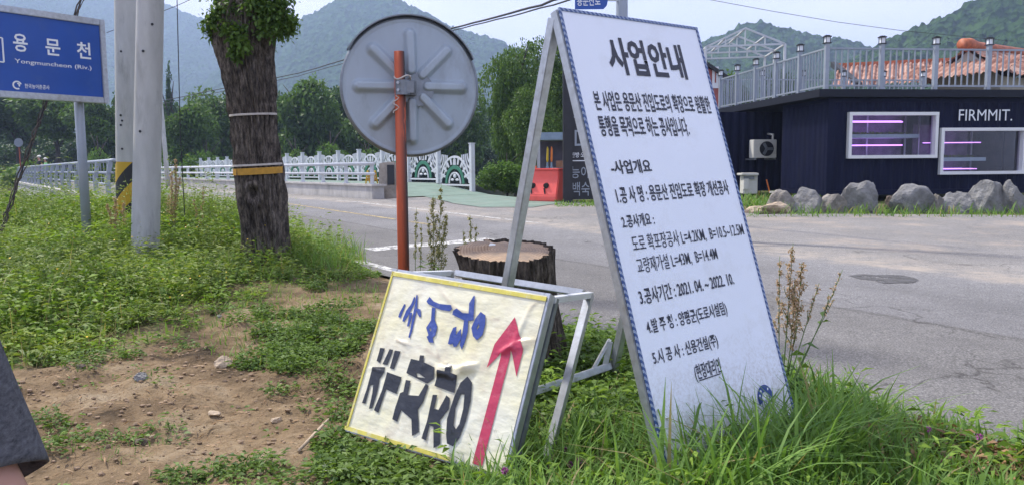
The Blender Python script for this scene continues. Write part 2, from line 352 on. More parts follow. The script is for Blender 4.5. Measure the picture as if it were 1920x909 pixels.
# mountain woods
def woods(name, c0, c1, sc_):
    mt, nt, b = new_mat(name)
    vo = N(nt, 'ShaderNodeTexVoronoi'); vo.inputs['Scale'].default_value = sc_; tc = N(nt, 'ShaderNodeTexCoord'); nt.links.new(tc.outputs['Object'], vo.inputs['Vector'])
    f = noise(nt, sc_ * .12, 7, .65)
    c = mixc(nt, f, c0, c1); c = mixc(nt, .7, c, ramp(nt, vo.outputs['Color'], [(0, c0), (1, c1)]))
    nt.links.new(c, b.inputs['Base Color']); b.inputs['Roughness'].default_value = 1; b.inputs['Specular IOR Level'].default_value = 0
    bump(nt, b, vo.outputs['Distance'], 1.0, 6.0); return mt
MT['woods'] = woods('wooded slope', (.012, .032, .012), (.05, .10, .028), .14)
MT['woods_near'] = woods('near wooded slope', (.012, .034, .011), (.055, .105, .028), .22)
# tiles
mt, nt, b = new_mat('mottled clay tiles'); MT['tiles'] = mt
vo = N(nt, 'ShaderNodeTexVoronoi'); vo.inputs['Scale'].default_value = 3.4; tc = N(nt, 'ShaderNodeTexCoord'); nt.links.new(tc.outputs['Object'], vo.inputs['Vector'])
c = ramp(nt, vo.outputs['Color'], [(.1, (.15, .06, .04)), (.5, (.33, .16, .11)), (.9, (.46, .30, .23))])
nt.links.new(c, b.inputs['Base Color']); b.inputs['Roughness'].default_value = .7
MT['ridge_tile'] = M('ridge tile', (.42, .12, .05), .6, 0, .35, 5)
# glass
mt, nt, b = new_mat('window glass'); MT['glass'] = mt
gl = N(nt, 'ShaderNodeBsdfGlossy'); gl.inputs['Roughness'].default_value = .02; tr = N(nt, 'ShaderNodeBsdfTransparent'); tr.inputs[0].default_value = (.85, .87, .9, 1)
fz = N(nt, 'ShaderNodeFresnel'); fz.inputs[0].default_value = 1.5; ms = N(nt, 'ShaderNodeMixShader')
nt.links.new(math_n(nt, 'MULTIPLY', fz.outputs[0], .45), ms.inputs[0]); nt.links.new(tr.outputs[0], ms.inputs[1]); nt.links.new(gl.outputs[0], ms.inputs[2]); nt.links.new(ms.outputs[0], nt.nodes['Material Output'].inputs[0])
def emit(name, col, s):
    mt, nt, b = new_mat(name); b.inputs['Base Color'].default_value = (*col, 1)
    b.inputs['Emission Color'].default_value = (*col, 1); b.inputs['Emission Strength'].default_value = s; return mt
MT['led'] = emit('grow lamp', (.46, .20, .75), 2.2)

# ------------------------------------------------------------------ mesh helpers
def mesh_obj(name, verts, faces, mat=None, parent=None, smooth=False, vcol=None):
    me = bpy.data.meshes.new(name)
    me.from_pydata([tuple(map(float, v)) for v in verts], [], [tuple(map(int, f)) for f in faces])
    if smooth: me.polygons.foreach_set('use_smooth', [True] * len(me.polygons))
    o = bpy.data.objects.new(name, me); COL.objects.link(o)
    if mat: me.materials.append(MT[mat] if isinstance(mat, str) else mat)
    if parent: o.parent = parent
    me.update(); return o
def quick_mesh(name, verts, faces, mat, parent=None, v=None, smooth=False):
    """verts (n,3) array, faces (m,k) array, all of the same size"""
    me = bpy.data.meshes.new(name); n, mf, k = len(verts), len(faces), faces.shape[1]
    me.vertices.add(n); me.vertices.foreach_set('co', np.ascontiguousarray(verts, np.float32).ravel())
    me.loops.add(mf * k); me.loops.foreach_set('vertex_index', np.ascontiguousarray(faces, np.int32).ravel())
    me.polygons.add(mf); me.polygons.foreach_set('loop_start', np.arange(0, mf * k, k, dtype=np.int32))
    if smooth: me.polygons.foreach_set('use_smooth', np.ones(mf, bool))
    me.update(calc_edges=True)
    if v is not None:
        at_ = me.attributes.new('v', 'FLOAT', 'POINT'); at_.data.foreach_set('value', np.ascontiguousarray(v, np.float32))
    me.materials.append(MT[mat])
    o = bpy.data.objects.new(name, me); COL.objects.link(o)
    if parent: o.parent = parent
    return o
class B:
    def __init__(s): s.v = []; s.f = []
    def add(s, vs, fs):
        o = len(s.v); s.v += [tuple(map(float, x)) for x in vs]; s.f += [tuple(i + o for i in f) for f in fs]
    def box(s, c, d, ax=None):
        c = np.array(c, float); ax = np.eye(3) if ax is None else np.array(ax, float)
        hx, hy, hz = d[0] / 2, d[1] / 2, d[2] / 2
        vs = [c + ax[0] * a * hx + ax[1] * b_ * hy + ax[2] * e * hz for a in (-1, 1) for b_ in (-1, 1) for e in (-1, 1)]
        s.add(vs, [(0, 1, 3, 2), (4, 6, 7, 5), (0, 4, 5, 1), (2, 3, 7, 6), (0, 2, 6, 4), (1, 5, 7, 3)])
    def bar(s, p, q, wd, dp=None, up=(0, 0, 1)):
        p, q = np.array(p, float), np.array(q, float); z = q - p; l = np.linalg.norm(z); z /= l
        up = np.array(up, float)
        if abs(z @ up) > .99: up = np.array([0, 1.0, 0])
        x = np.cross(up, z); x /= np.linalg.norm(x); y = np.cross(z, x)
        s.box((p + q) / 2, (wd, dp or wd, l), (x, y, z))
    def tube(s, pts, r, n=8, cap=True):
        pts = [np.array(p, float) for p in pts]; k = len(pts)
        r = [r] * k if np.isscalar(r) else list(r); vs = []; px = None
        for i, p in enumerate(pts):
            t = pts[min(i + 1, k - 1)] - pts[max(i - 1, 0)]; t /= np.linalg.norm(t) + 1e-12
            if px is None:
                a = np.array([0, 0, 1.0]) if abs(t[2]) < .9 else np.array([1.0, 0, 0])
                px = np.cross(a, t)
            px = px - t * (px @ t); px /= np.linalg.norm(px); py = np.cross(t, px)
            vs += [p + (px * math.cos(2 * PI * j / n) + py * math.sin(2 * PI * j / n)) * r[i] for j in range(n)]
        fs = [(i * n + j, i * n + (j + 1) % n, (i + 1) * n + (j + 1) % n, (i + 1) * n + j) for i in range(k - 1) for j in range(n)]
        if cap: fs += [tuple(range(n))[::-1], tuple((k - 1) * n + j for j in range(n))]
        s.add(vs, fs)
    def ico(s, c, r, sub=2, sc3=(1, 1, 1), disp=None):
        bm = bmesh.new(); bmesh.ops.create_icosphere(bm, subdivisions=sub, radius=1)
        vs = []
        for v_ in bm.verts:
            d = np.array(v_.co); k = 1 if disp is None else disp(d)
            vs.append(np.array(c) + d * k * r * np.array(sc3))
        s.add(vs, [[q.index for q in f.verts] for f in bm.faces]); bm.free()
    def go(s, name, mat, parent=None, smooth=False, bevel=0):
        o = mesh_obj(name, s.v, s.f, mat, parent, smooth)
        if bevel:
            bm = bmesh.new(); bm.from_mesh(o.data)
            bmesh.ops.bevel(bm, geom=list(bm.edges), offset=bevel, segments=2, affect='EDGES', clamp_overlap=True)
            bm.to_mesh(o.data); bm.free()
        return o
def tag(o, label, cat, group=None, kind=None):
    if label: o['label'] = label
    if cat: o['category'] = cat
    if group: o['group'] = group
    if kind: o['kind'] = kind
    return o
def thing(name, label, cat, loc=(0, 0, 0), group=None, mat=None):
    o = bpy.data.objects.new(name, None); COL.objects.link(o); o.empty_display_size = .2
    if mat is not None: o.matrix_world = mat
    else: o.location = tuple(map(float, loc))
    return tag(o, label, cat, group)
def struct(o): o['kind'] = 'structure'; return o
def pose(origin, x, y, z):
    return Matrix(((x[0], y[0], z[0], origin[0]), (x[1], y[1], z[1], origin[1]), (x[2], y[2], z[2], origin[2]), (0, 0, 0, 1)))
def local(mat, p): return np.array(mat.inverted() @ Vector(tuple(map(float, p))))
def text_mesh(name, body, x0, x1, z0, z1, y, mat, parent, off=.012, ax=None, keep=False):
    cu = bpy.data.curves.new('tmp', 'FONT'); cu.body = body; cu.size = 1; cu.offset = off; cu.resolution_u = 2
    to = bpy.data.objects.new('tmp', cu); COL.objects.link(to)
    dg = bpy.context.evaluated_depsgraph_get(); me = bpy.data.meshes.new_from_object(to.evaluated_get(dg))
    bpy.data.objects.remove(to); bpy.data.curves.remove(cu)
    co = np.zeros(len(me.vertices) * 3); me.vertices.foreach_get('co', co); co = co.reshape(-1, 3)
    mn, mxx = co.min(0), co.max(0); k = (co - mn) / np.maximum(mxx - mn, 1e-6)
    out = np.stack([x0 + k[:, 0] * (x1 - x0), np.full(len(k), y), z0 + k[:, 1] * (z1 - z0)], 1)
    me.vertices.foreach_set('co', out.ravel()); me.update(); me.name = name
    me.materials.clear(); me.materials.append(MT[mat])
    o = bpy.data.objects.new(name, me); COL.objects.link(o); o.parent = parent
    if ax is not None: o.matrix_parent_inverse = Matrix.Identity(4); o.matrix_local = ax
    return o
def loft(name, rings, mat, parent=None, n=64, disp=None, cap=True):
    """rings: (x, y, z, rx, ry)"""
    th = np.linspace(0, 2 * PI, n, endpoint=False); V = []
    for (x, y, z, rx, ry) in rings:
        d = disp(th, z) if disp else 0
        V.append(np.stack([x + np.cos(th) * (rx + d), y + np.sin(th) * (ry + d), np.full(n, z)], 1))
    V = np.concatenate(V); k = len(rings)
    fs = [(i * n + j, i * n + (j + 1) % n, (i + 1) * n + (j + 1) % n, (i + 1) * n + j) for i in range(k - 1) for j in range(n)]
    if cap: fs += [tuple((k - 1) * n + j for j in range(n))]
    return mesh_obj(name, V, fs, mat, parent, True)
# leaves and blades, all vectorised
def leaf_arrays(p, d, ln, wd, droop=.3):
    n = len(p); up = rng.normal(size=(n, 3)) * .5 + np.array([0, 0, 1.0])
    d = d / (np.linalg.norm(d, axis=1, keepdims=True) + 1e-9)
    sd = np.cross(d, up); sd /= np.linalg.norm(sd, axis=1, keepdims=True) + 1e-9
    ln = np.asarray(ln).reshape(-1, 1); wd = np.asarray(wd).reshape(-1, 1)
    mid = p + d * ln * .45; tip = p + d * ln - np.array([0, 0, 1]) * ln * droop
    V = np.stack([p, mid + sd * wd / 2, tip, mid - sd * wd / 2], 1).reshape(-1, 3)
    i = np.arange(n)[:, None] * 4
    return V, np.concatenate([i + np.array([[0, 1, 2, 3]])], 0)
def blade_arrays(p, h, az, lean, wd):
    n = len(p); t = np.array([0, .35, .7, 1.0]); dr = np.stack([np.cos(az), np.sin(az), 0 * az], 1); sd = np.stack([-np.sin(az), np.cos(az), 0 * az], 1)
    V = np.zeros((n, 4, 2, 3))
    for k, tt in enumerate(t):
        c = p + dr * (h * lean * tt ** 1.7)[:, None]; c = c + np.array([0, 0, 1.0]) * (h * (tt - .38 * lean * tt ** 2.2))[:, None]
        wk = wd * (1, .95, .6, .06)[k]
        V[:, k, 0] = c - sd * (wk / 2)[:, None]; V[:, k, 1] = c + sd * (wk / 2)[:, None]
    V = V.reshape(-1, 3); i = np.arange(n)[:, None, None] * 8
    q = np.array([[0, 1, 3, 2], [2, 3, 5, 4], [4, 5, 7, 6]])[None]
    return V, (i + q).reshape(-1, 4)
def join(parts):
    V = []; Fc = []; o = 0
    for v_, f_ in parts: V.append(v_); Fc.append(f_ + o); o += len(v_)
    return np.concatenate(V), np.concatenate(Fc)

# ================================================================== LARGE STRUCTURE
# ---- ground: one sheet to the horizon, finest at the photographer's feet
def axis(lo, hi, dlo, dhi, step, grow=1.22):
    c = list(np.arange(dlo, dhi + 1e-6, step)); a = [c[0]]; s = step
    while a[-1] > lo: s *= grow; a.append(a[-1] - s)
    b_ = [c[-1]]; s = step
    while b_[-1] < hi: s *= grow; b_.append(b_[-1] + s)
    return np.array(a[:0:-1] + c + b_[1:])
gx = axis(-2600, 2600, -6.5, 3.2, .04); gy = axis(-60, 2800, 1.2, 11.5, .04)
X, Y = np.meshgrid(gx, gy); Z = zground(X, Y)
V = np.stack([X, Y, Z], -1).reshape(-1, 3); nx, ny = len(gx), len(gy)
ii = (np.arange(ny - 1)[:, None] * nx + np.arange(nx - 1)[None]).ravel()
ground = quick_mesh('ground', V, np.stack([ii, ii + 1, ii + nx + 1, ii + nx], 1), 'earth', smooth=True)
def px_of(p):
    d = p - CAM; z = d @ FW; return CX + F_PX * (d @ RT) / z, CY - F_PX * (d @ UP) / z
def in_poly(poly, x, y):
    r = np.zeros(x.shape, bool); n = len(poly)
    for i in range(n):
        (x0, y0), (x1, y1) = poly[i], poly[(i + 1) % n]
        c = ((y0 > y) != (y1 > y)) & (x < (x1 - x0) * (y - y0) / ((y1 - y0) + 1e-12) + x0); r ^= c
    return r
def gpoly(px): return [tuple(hit(u, v)[:2]) for u, v in px]
WEED = gpoly([(-260, 440), (60, 425), (300, 425), (560, 440), (650, 470), (715, 512), (690, 528), (575, 540), (450, 575), (350, 630), (210, 665), (120, 680), (0, 705), (-260, 770)])
WEED = [(-14, 13), (-9, 15), (-4.5, 12.4)] + [(x, y) for x, y in WEED[3:]]
LOW = gpoly([(360, 620), (450, 575), (580, 540), (715, 530), (720, 620), (680, 640), (650, 690), (520, 700), (400, 680)])
tu = np.zeros(len(V)); s_all = to_as(V[:, 0], V[:, 1])
tu[in_poly(WEED, V[:, 0], V[:, 1])] = .58
tu[in_poly(LOW, V[:, 0], V[:, 1])] = .40
rg = (s_all[1] < -.3) & (s_all[1] > -2.5) & (V[:, 1] < 5.2) & (V[:, 0] > -.25); tu[rg] = .75
tu[(s_all[1] > 6) | (np.abs(V[:, 0]) > 14) | (V[:, 1] > 14)] = .7
at_ = ground.data.attributes.new('turf', 'FLOAT', 'POINT'); at_.data.foreach_set('value', tu.astype(np.float32)); struct(ground)
struct(mesh_obj('river', [(*from_as(-6, -160), -2.35), (*from_as(60, -160), -2.35), (*from_as(60, 260), -2.35), (*from_as(-6, 260), -2.35)], [(0, 1, 2, 3)], 'water'))

# ---- road, apron, markings
def strip(name, a0, a1, s0, s1, mat, dz, na=200, ns=12, ragged=0, rr=None):
    A = np.linspace(a0, a1, na); vs = []
    for i, a in enumerate(A):
        e = ragged * (fbm(np.array(a * 2.3), np.array(7.7), 4) - .5) if ragged else 0
        for s in np.linspace(s0 + e, s1, ns):
            x, y = from_as(a, s); vs.append((x, y, float(zroad(x, y)) + dz))
    fs = [(i * ns + j, i * ns + j + 1, (i + 1) * ns + j + 1, (i + 1) * ns + j) for i in range(na - 1) for j in range(ns - 1)]
    return struct(mesh_obj(name, vs, fs, mat, smooth=True))
strip('road', -75, 130, -.42, 5.9, 'asphalt', 0, 500, 12, .25)
APX = [(845, 372), (905, 366), (1010, 374), (1120, 381), (1380, 388), (1420, 402), (1500, 401), (1600, 401), (1760, 402), (1990, 404), (2500, 410)]
pts = [road_hit(u, v)[:2] for u, v in APX]
vs, fs = [], []
for k, (x, y) in enumerate(pts + [(60, 16), (60, -20)]):
    a, s = to_as(x, y)
    for j in range(9):
        q = np.array(from_as(a, 5.7)) * (1 - j / 8) + np.array([x, y]) * j / 8
        vs.append((*q, float(zroad(*q)) - .004))
fs = [(i * 9 + j, i * 9 + j + 1, (i + 1) * 9 + j + 1, (i + 1) * 9 + j) for i in range(len(pts) + 1) for j in range(8)]
struct(mesh_obj('forecourt', vs, fs, 'apron'))
strip('edge_line', -24.2, -18.5, -.22, -.09, 'line_white', .004, 60, 2)
strip('stop_line', -19.75, -19.35, .45, 2.55, 'line_white', .004, 3, 4)
strip('centre_line', -17, 120, 2.95, 3.07, 'line_yellow', .004, 120, 2)
strip('far_edge_line', -18, -8, 4.72, 4.82, 'line_white', .004, 60, 2)
def flat_poly(name, px, mat, dz, rag=0):
    ps = [road_hit(u, v) for u, v in px]; out = []
    for i, p in enumerate(ps):
        q = ps[(i + 1) % len(ps)]
        for t in (np.linspace(0, 1, 8)[:-1]):
            r = p * (1 - t) + q * t; k = rag * (fbm(r[0] * 3 + 5, r[1] * 3, 3) - .5); out.append((r[0] + k, r[1] + k, float(zroad(r[0], r[1])) + dz))
    tri = tessellate_polygon([[Vector(o) for o in out]])
    return struct(mesh_obj(name, out, tri, mat))
flat_poly('asphalt_patch', [(1592, 517), (1625, 512), (1690, 515), (1728, 523), (1715, 530), (1660, 530), (1610, 524)], 'patch_worn', .004, .3)
flat_poly('green_cycle_path', [(760, 352), (800, 344), (905, 364), (1000, 374), (1060, 380), (1000, 389), (900, 389), (850, 382), (790, 368)], 'green_path', .008)
# ---- bridge decks
def slab(name, a0, a1, s0, s1, z0, z1, mat, parent=None):
    b_ = B(); c0 = [from_as(a0, s0), from_as(a1, s0), from_as(a1, s1), from_as(a0, s1)]
    b_.add([(*p, z0) for p in c0] + [(*p, z1) for p in c0], [(3, 2, 1, 0), (4, 5, 6, 7), (0, 1, 5, 4), (1, 2, 6, 5), (2, 3, 7, 6), (3, 0, 4, 7)])
    return b_.go(name, mat, parent)
br = thing('road_bridge', 'low concrete road bridge with pale grey rail crossing the river', 'bridge', (*from_as(20, 0), -2.5))
def reparent(o, p): o.parent = p; o.matrix_parent_inverse = p.matrix_world.inverted(); return o
bpy.context.view_layer.update()
for o in (slab('deck', -3.6, 58, -.75, 5.85, -.35, .335, 'concrete'), slab('kerb', -3.7, 58, -.8, -.3, .345, .47, 'concrete')): reparent(o, br)
for a in (6, 24, 42): reparent(slab('pier', a, a + 1.0, -.4, 5.6, -3.2, -.36, 'concrete'), br)
fb = thing('foot_bridge', 'concrete foot bridge deck with green surfacing beside the road bridge', 'bridge', (*from_as(20, 8), -2.5)); bpy.context.view_layer.update()
reparent(slab('deck', -3.8, 58, 6.42, 10.9, -.2, .70, 'concrete'), fb)
b_ = B(); A = [(-7.4, .36), (-3.8, .705), (58, .705)]
vs = [(*from_as(a, s), z + .004) for a, z in A for s in (6.6, 10.6)]
reparent(mesh_obj('path_surface', vs, [(0, 1, 3, 2), (2, 3, 5, 4)], 'green_path'), fb)
for a in (6, 24, 42): reparent(slab('pier', a, a + .9, 6.8, 10.2, -3.2, -.21, 'concrete'), fb)
pw = thing('parapet_wall', 'long low concrete parapet wall along the far side of the road', 'wall', (*from_as(-8, 6.1), .3)); bpy.context.view_layer.update()
reparent(slab('wall', -8.0, 58, 5.95, 6.35, -.1, .74, 'concrete'), pw); reparent(slab('coping', -8.08, 58, 5.90, 6.40, .742, .80, 'concrete'), pw)

# ---- mountains: heightfields whose crest runs where the ridges are
def mountain(name, ridge, D, base_z, mat, depth=.55, rough=.06, seed=0, nu=640, nv=210, back=.5, fine=.012):
    R_ = [at(u, v, D) for u, v in ridge]
    xs = np.array([p[0] for p in R_]); zs = np.array([p[2] for p in R_])
    xx = np.linspace(xs[0], xs[-1], nu); hz = np.interp(xx, xs, zs)
    k = np.ones(21) / 21; hz2 = np.convolve(np.pad(hz, 10, mode='edge'), k, 'valid')
    V = []
    tv = np.concatenate([np.linspace(1, 0, nv // 3, endpoint=False), np.linspace(0, 1, nv - nv // 3)])  # back side, then front
    H = zs.max() - base_z
    for j, t in enumerate(tv):
        bk = j < nv // 3
        y = D + (t * D * back if bk else -t * D * depth)
        xw = xx + (0 if bk else 0)
        spur = fbm(xx / (H * .55) + seed, np.full(nu, y / (H * .9) + seed), 5) - .5
        fall = (1 - t) ** 1.15
        z = base_z + (hz2 - base_z) * fall + H * rough * 5 * spur * t * (1 - t) * 2 + H * rough * .8 * (spur) * (1 - t)
        z = z + H * fine * (fbm(xx / (H * .03), np.full(nu, y / (H * .03)), 3) - .5) * 4 + 5.0 * (1 - np.abs(2 * vnoise(xx / 8 + 3, np.full(nu, y / 8)) - 1))
        V.append(np.stack([xw * (y / D if not bk else 1), np.full(nu, y), z], 1))
    V = np.concatenate(V); n = len(tv)
    i = (np.arange(n - 1)[:, None] * nu + np.arange(nu - 1)[None]).ravel()
    o = quick_mesh(name, V, np.stack([i, i + nu, i + nu + 1, i + 1], 1), mat, smooth=True); return struct(o)
mountain('mountain', [(-900, 60), (-500, -60), (-150, -95), (80, -70), (230, -15), (305, 6), (335, 16), (385, 36), (440, 62), (520, 110), (620, 170), (760, 240)], 1500, -20, 'woods', seed=3)
mountain('mountain', [(240, 250), (360, 170), (470, 92), (560, 44), (600, 20), (640, -4), (690, -12), (740, -8), (765, 8), (800, 26), (850, 55), (885, 66), (920, 72), (980, 100), (1080, 150), (1200, 220)], 1050, -15, 'woods', seed=9)
mountain('mountain', [(1180, 190), (1260, 120), (1330, 84), (1365, 66), (1400, 52), (1425, 49), (1470, 62), (1530, 78), (1580, 82), (1640, 98), (1740, 130), (1900, 190)], 620, -10, 'woods', seed=21)
mountain('mountain', [(1480, 190), (1600, 125), (1665, 92), (1720, 66), (1780, 42), (1830, 16), (1880, -6), (1960, -30), (2150, -40), (2500, 30)], 380, -6, 'woods_near', seed=35, fine=.014)

# ---- trees
def crown_mesh(name, seed, n, leaf, lobes, mat, shape='round'):
    global rng
    old = rng; rng = np.random.default_rng(seed)
    P = []; Dv = []; Vv = []
    cs = []
    for i in range(lobes):
        if shape == 'cone':
            t = (i + .5) / lobes; r = .42 * (1 - t) + .05; a = rng.random() * 6.28
            cs.append((np.array([math.cos(a) * r * .6, math.sin(a) * r * .6, -.9 + 1.9 * t]), r * .75))
        else:
            d = rng.normal(size=3); d /= np.linalg.norm(d); k = rng.random() ** .45
            c = d * np.array([.68, .68, .7]) * k
            if shape == 'bush': c[2] = abs(c[2]) * 1.1 - .75
            cs.append((c, .24 + .22 * rng.random()))
    wts = np.array([r ** 2 for c, r in cs]); cnt = (n * wts / wts.sum()).astype(int)
    for (c, r), k in zip(cs, cnt):
        d = rng.normal(size=(k, 3)); d /= np.linalg.norm(d, axis=1, keepdims=True)
        rr = r * (.55 + .5 * rng.random((k, 1)) ** .6)
        sub = rng.normal(size=(14, 3)); sub /= np.linalg.norm(sub, axis=1, keepdims=True)     # sprays inside a lobe
        j = rng.integers(0, 14, k); d2 = d * .65 + sub[j] * .75; d2 /= np.linalg.norm(d2, axis=1, keepdims=True)
        P.append(c + d2 * rr * np.array([1, 1, .8])); Dv.append(d2 * .6 + rng.normal(size=(k, 3)) * .7)
        Vv.append(np.clip(.5 + .42 * (rng.random() - .5) + .5 * (rng.random(14)[j] - .5) + .35 * (rng.random(k) - .5), 0, 1))
    P = np.concatenate(P); Dv = np.concatenate(Dv); Vv = np.concatenate(Vv)
    V, Fc = leaf_arrays(P, Dv, leaf * (.6 + .8 * rng.random(len(P))), leaf * .75 * (.6 + .6 * rng.random(len(P))), .25)
    o = quick_mesh(name, V, Fc, mat, v=np.repeat(Vv, 4)); me = o.data; bpy.data.objects.remove(o); rng = old
    return me
CROWN = {
    'far': [crown_mesh('crown', 40 + i, 9000, .10, 26, 'leaf_far') for i in range(3)],
    'dark': [crown_mesh('crown', 60 + i, 9000, .095, 24, 'leaf_dark') for i in range(2)],
    'cone': [crown_mesh('crown', 70, 7000, .085, 30, 'leaf_dark', 'cone')],
    'bright': [crown_mesh('crown', 80 + i, 8000, .085, 22, 'leaf_bright', 'bush') for i in range(2)],
    'near': [crown_mesh('crown', 90 + i, 26000, .052, 34, 'leaf_mid') for i in range(2)],
}
def tree(name, label, u, vtop, wpx, D, kind, k=0, base=None, trunk=.16, depth=1.0, group='trees behind the bridge'):
    top = at(u, vtop, D); x = top[0]; z0 = base if base is not None else float(zground(x, D)); z0 = max(z0, -.6)
    H = top[2] - z0; rx = wpx / F_PX * D / 2
    t = thing(name, label, 'tree' if kind != 'bright' else 'bush', (x, D, z0), group)
    ch = H * (.5 if kind in ('far', 'dark') else .5 if kind == 'cone' else .5)
    lo = H * (trunk if kind != 'bright' else 0)
    c = bpy.data.objects.new('crown', CROWN[kind][k % len(CROWN[kind])]); COL.objects.link(c); c.parent = t
    hz = (H - lo) / 2
    c.location = (0, 0, lo + hz); c.scale = (rx / .92, rx / .92 * depth, hz / .98); c.rotation_euler = (0, 0, (u * 1.7) % 6.28)
    b_ = B(); r = .035 * H * .6
    b_.tube([(0, 0, -.4), (.02 * H, 0, H * .3), (0, .01 * H, H * .6), (0, 0, H * .8)], [r * 1.2, r * .9, r * .6, r * .2], 7)
    for i in range(4):
        a = i * 1.6 + u; b_.tube([(0, 0, H * (.3 + .08 * i)), (math.cos(a) * rx * .35, math.sin(a) * rx * .35, H * (.5 + .08 * i)), (math.cos(a) * rx * .6, math.sin(a) * rx * .6, H * (.6 + .08 * i))], [r * .5, r * .3, r * .1], 5)
    b_.go('trunk', 'bark_far', t, True); return t
TREES = [  # far bank, left to right
    ('broadleaf_tree', 'dark broadleaf tree behind the left half of the blue river sign', -90, 110, 190, 74, 'dark', .28),
    ('broadleaf_tree', 'dark tall tree with bare lower trunk under the blue river sign', 20, 130, 150, 78, 'dark', .36),
    ('broadleaf_tree', 'dark leafy tree seen below the blue sign left of its post', 95, 140, 150, 72, 'far', .36),
    ('broadleaf_tree', 'round green tree between the blue sign post and the twin poles', 185, 165, 120, 70, 'far', .3),
    ('broadleaf_tree', 'tall dark tree mostly hidden behind the twin concrete poles', 252, 150, 110, 82, 'dark', .2),
    ('conifer_tree', 'narrow dark pointed conifer just right of the twin poles', 315, 118, 52, 84, 'cone', .1),
    ('broadleaf_tree', 'grey green round tree right of the conifer behind the white fence', 345, 172, 110, 62, 'far', .1),
    ('broadleaf_tree', 'broad dark green tree just left of the pollarded trunk', 410, 146, 130, 70, 'far', .1),
    ('broadleaf_tree', 'dark green tree behind the pollarded trunk', 490, 150, 120, 74, 'dark', .1),
    ('broadleaf_tree', 'tallest dark tree just right of the pollarded trunk', 570, 122, 140, 68, 'far', .1),
    ('broadleaf_tree', 'dark tree with rounded top left of the traffic mirror', 640, 150, 120, 72, 'dark', .1),
    ('broadleaf_tree', 'dark tree peeping under the left rim of the traffic mirror', 700, 165, 120, 66, 'far', .1),
    ('broadleaf_tree', 'dark tree hidden behind the centre of the traffic mirror', 780, 150, 130, 70, 'dark', .1),
    ('broadleaf_tree', 'dark tree showing beside the right rim of the traffic mirror', 860, 165, 120, 66, 'far', .1),
]
for i, (n_, lb, u, vt, wp, D, kd, tk) in enumerate(TREES): tree(n_, lb, u, vt, wp, D, kd, i, .0, tk)
def wood(name, label, spec, seed):
    r_ = np.random.default_rng(seed); Vs = []; Fs = []; vv = []; o = 0
    for (u, vt, D, wpx) in spec:
        me = CROWN['dark' if r_.random() < .5 else 'far'][int(r_.random() * 2)]; n = len(me.vertices); co = np.zeros(n * 3); me.vertices.foreach_get('co', co); co = co.reshape(-1, 3)
        top = at(u, vt, D); rx = wpx / F_PX * D / 2; H = (top[2] + 1.6) / 2; a = r_.random() * 6.28; c, s_ = math.cos(a), math.sin(a)
        x = (co[:, 0] * c - co[:, 1] * s_) * rx / .9; y = (co[:, 0] * s_ + co[:, 1] * c) * rx / .9
        Vs.append(np.stack([top[0] + x, D + y, top[2] - H + co[:, 2] * H], 1)); i = np.arange(n // 4)[:, None] * 4 + np.array([[0, 1, 2, 3]]); Fs.append(i + o); o += n; q = np.zeros(n); me.attributes['v'].data.foreach_get('value', q); vv.append(q * .8)
    t = quick_mesh(name, np.concatenate(Vs), np.concatenate(Fs), 'leaf_dark', v=np.concatenate(vv)); return tag(t, label, None, None, 'stuff')
wood('wood_edge', 'dark wood edge filling in behind the single trees on the far bank', [(u, 178 + 26 * math.sin(u * .05) + (36 if u < 230 else 0), 96 + 10 * math.sin(u), 130) for u in range(-420, 1000, 62)] + [(u, 262 + 8 * math.sin(u), 88, 120) for u in range(-420, 960, 70)] + [(u, 212 + 10 * math.sin(u) + (40 if u > 1300 else 0), 112 + 8 * math.cos(u), 170) for u in range(1000, 2600, 90)], 5)
BUSH = [
    ('leafy_bush', 'light green bush low behind the fence left of the traffic mirror', 618, 218, 90, 58),
    ('leafy_bush', 'pale green bush behind the fence beside the pollarded trunk', 552, 232, 80, 57),
    ('leafy_bush', 'small green bush behind the fence under the mirror', 690, 236, 90, 55),
    ('leafy_bush', 'yellow green bush beyond the bridge between blue sign post and poles', 180, 228, 70, 60),
    ('leafy_bush', 'green bush behind the fence between the twin poles and the pollarded trunk', 385, 240, 110, 60),
    ('leafy_bush', 'low bush on the far bank left of the blue sign post', 60, 268, 150, 66),
]
for i, (n_, lb, u, vt, wp, D) in enumerate(BUSH): tree(n_, lb, u, vt, wp, D, 'bright', i, -.3, 0, group='bushes on the far bank')
tree('leafy_tree', 'big loose green tree between the traffic mirror and the white board', 968, 38, 150, 35, 'near', 0, .35, .02, group='trees beside the foot bridge')
tree('leafy_tree', 'green tree rising behind the steel leg of the white board', 1055, 62, 150, 38, 'near', 1, .35, .02, group='trees beside the foot bridge')
tree('leafy_tree', 'lower green tree filling in left of the black menu sign', 1010, 150, 130, 33, 'near', 1, .35, .0, group='trees beside the foot bridge')
tree('leafy_bush', 'leafy bright green bush at the end of the white fence', 950, 268, 120, 30, 'bright', 0, .35, 0, group='bushes beside the red barrier')
tree('leafy_bush', 'low green shrub beside the red barrier', 1000, 300, 60, 28.5, 'bright', 1, .35, 0, group='bushes beside the red barrier')
tree('broadleaf_tree', 'dark green tree beneath the white pavilion frame', 1385, 112, 110, 62, 'far', 0, .3, .1, group='trees behind the container shop')
tree('broadleaf_tree', 'dark tree behind the right half of the white pavilion frame', 1470, 120, 100, 66, 'dark', 1, .3, .1, group='trees behind the container shop')
tree('broadleaf_tree', 'dark tree left of the pavilion frame behind the white board', 1290, 110, 120, 60, 'far', 2, .3, .1, group='trees behind the container shop')

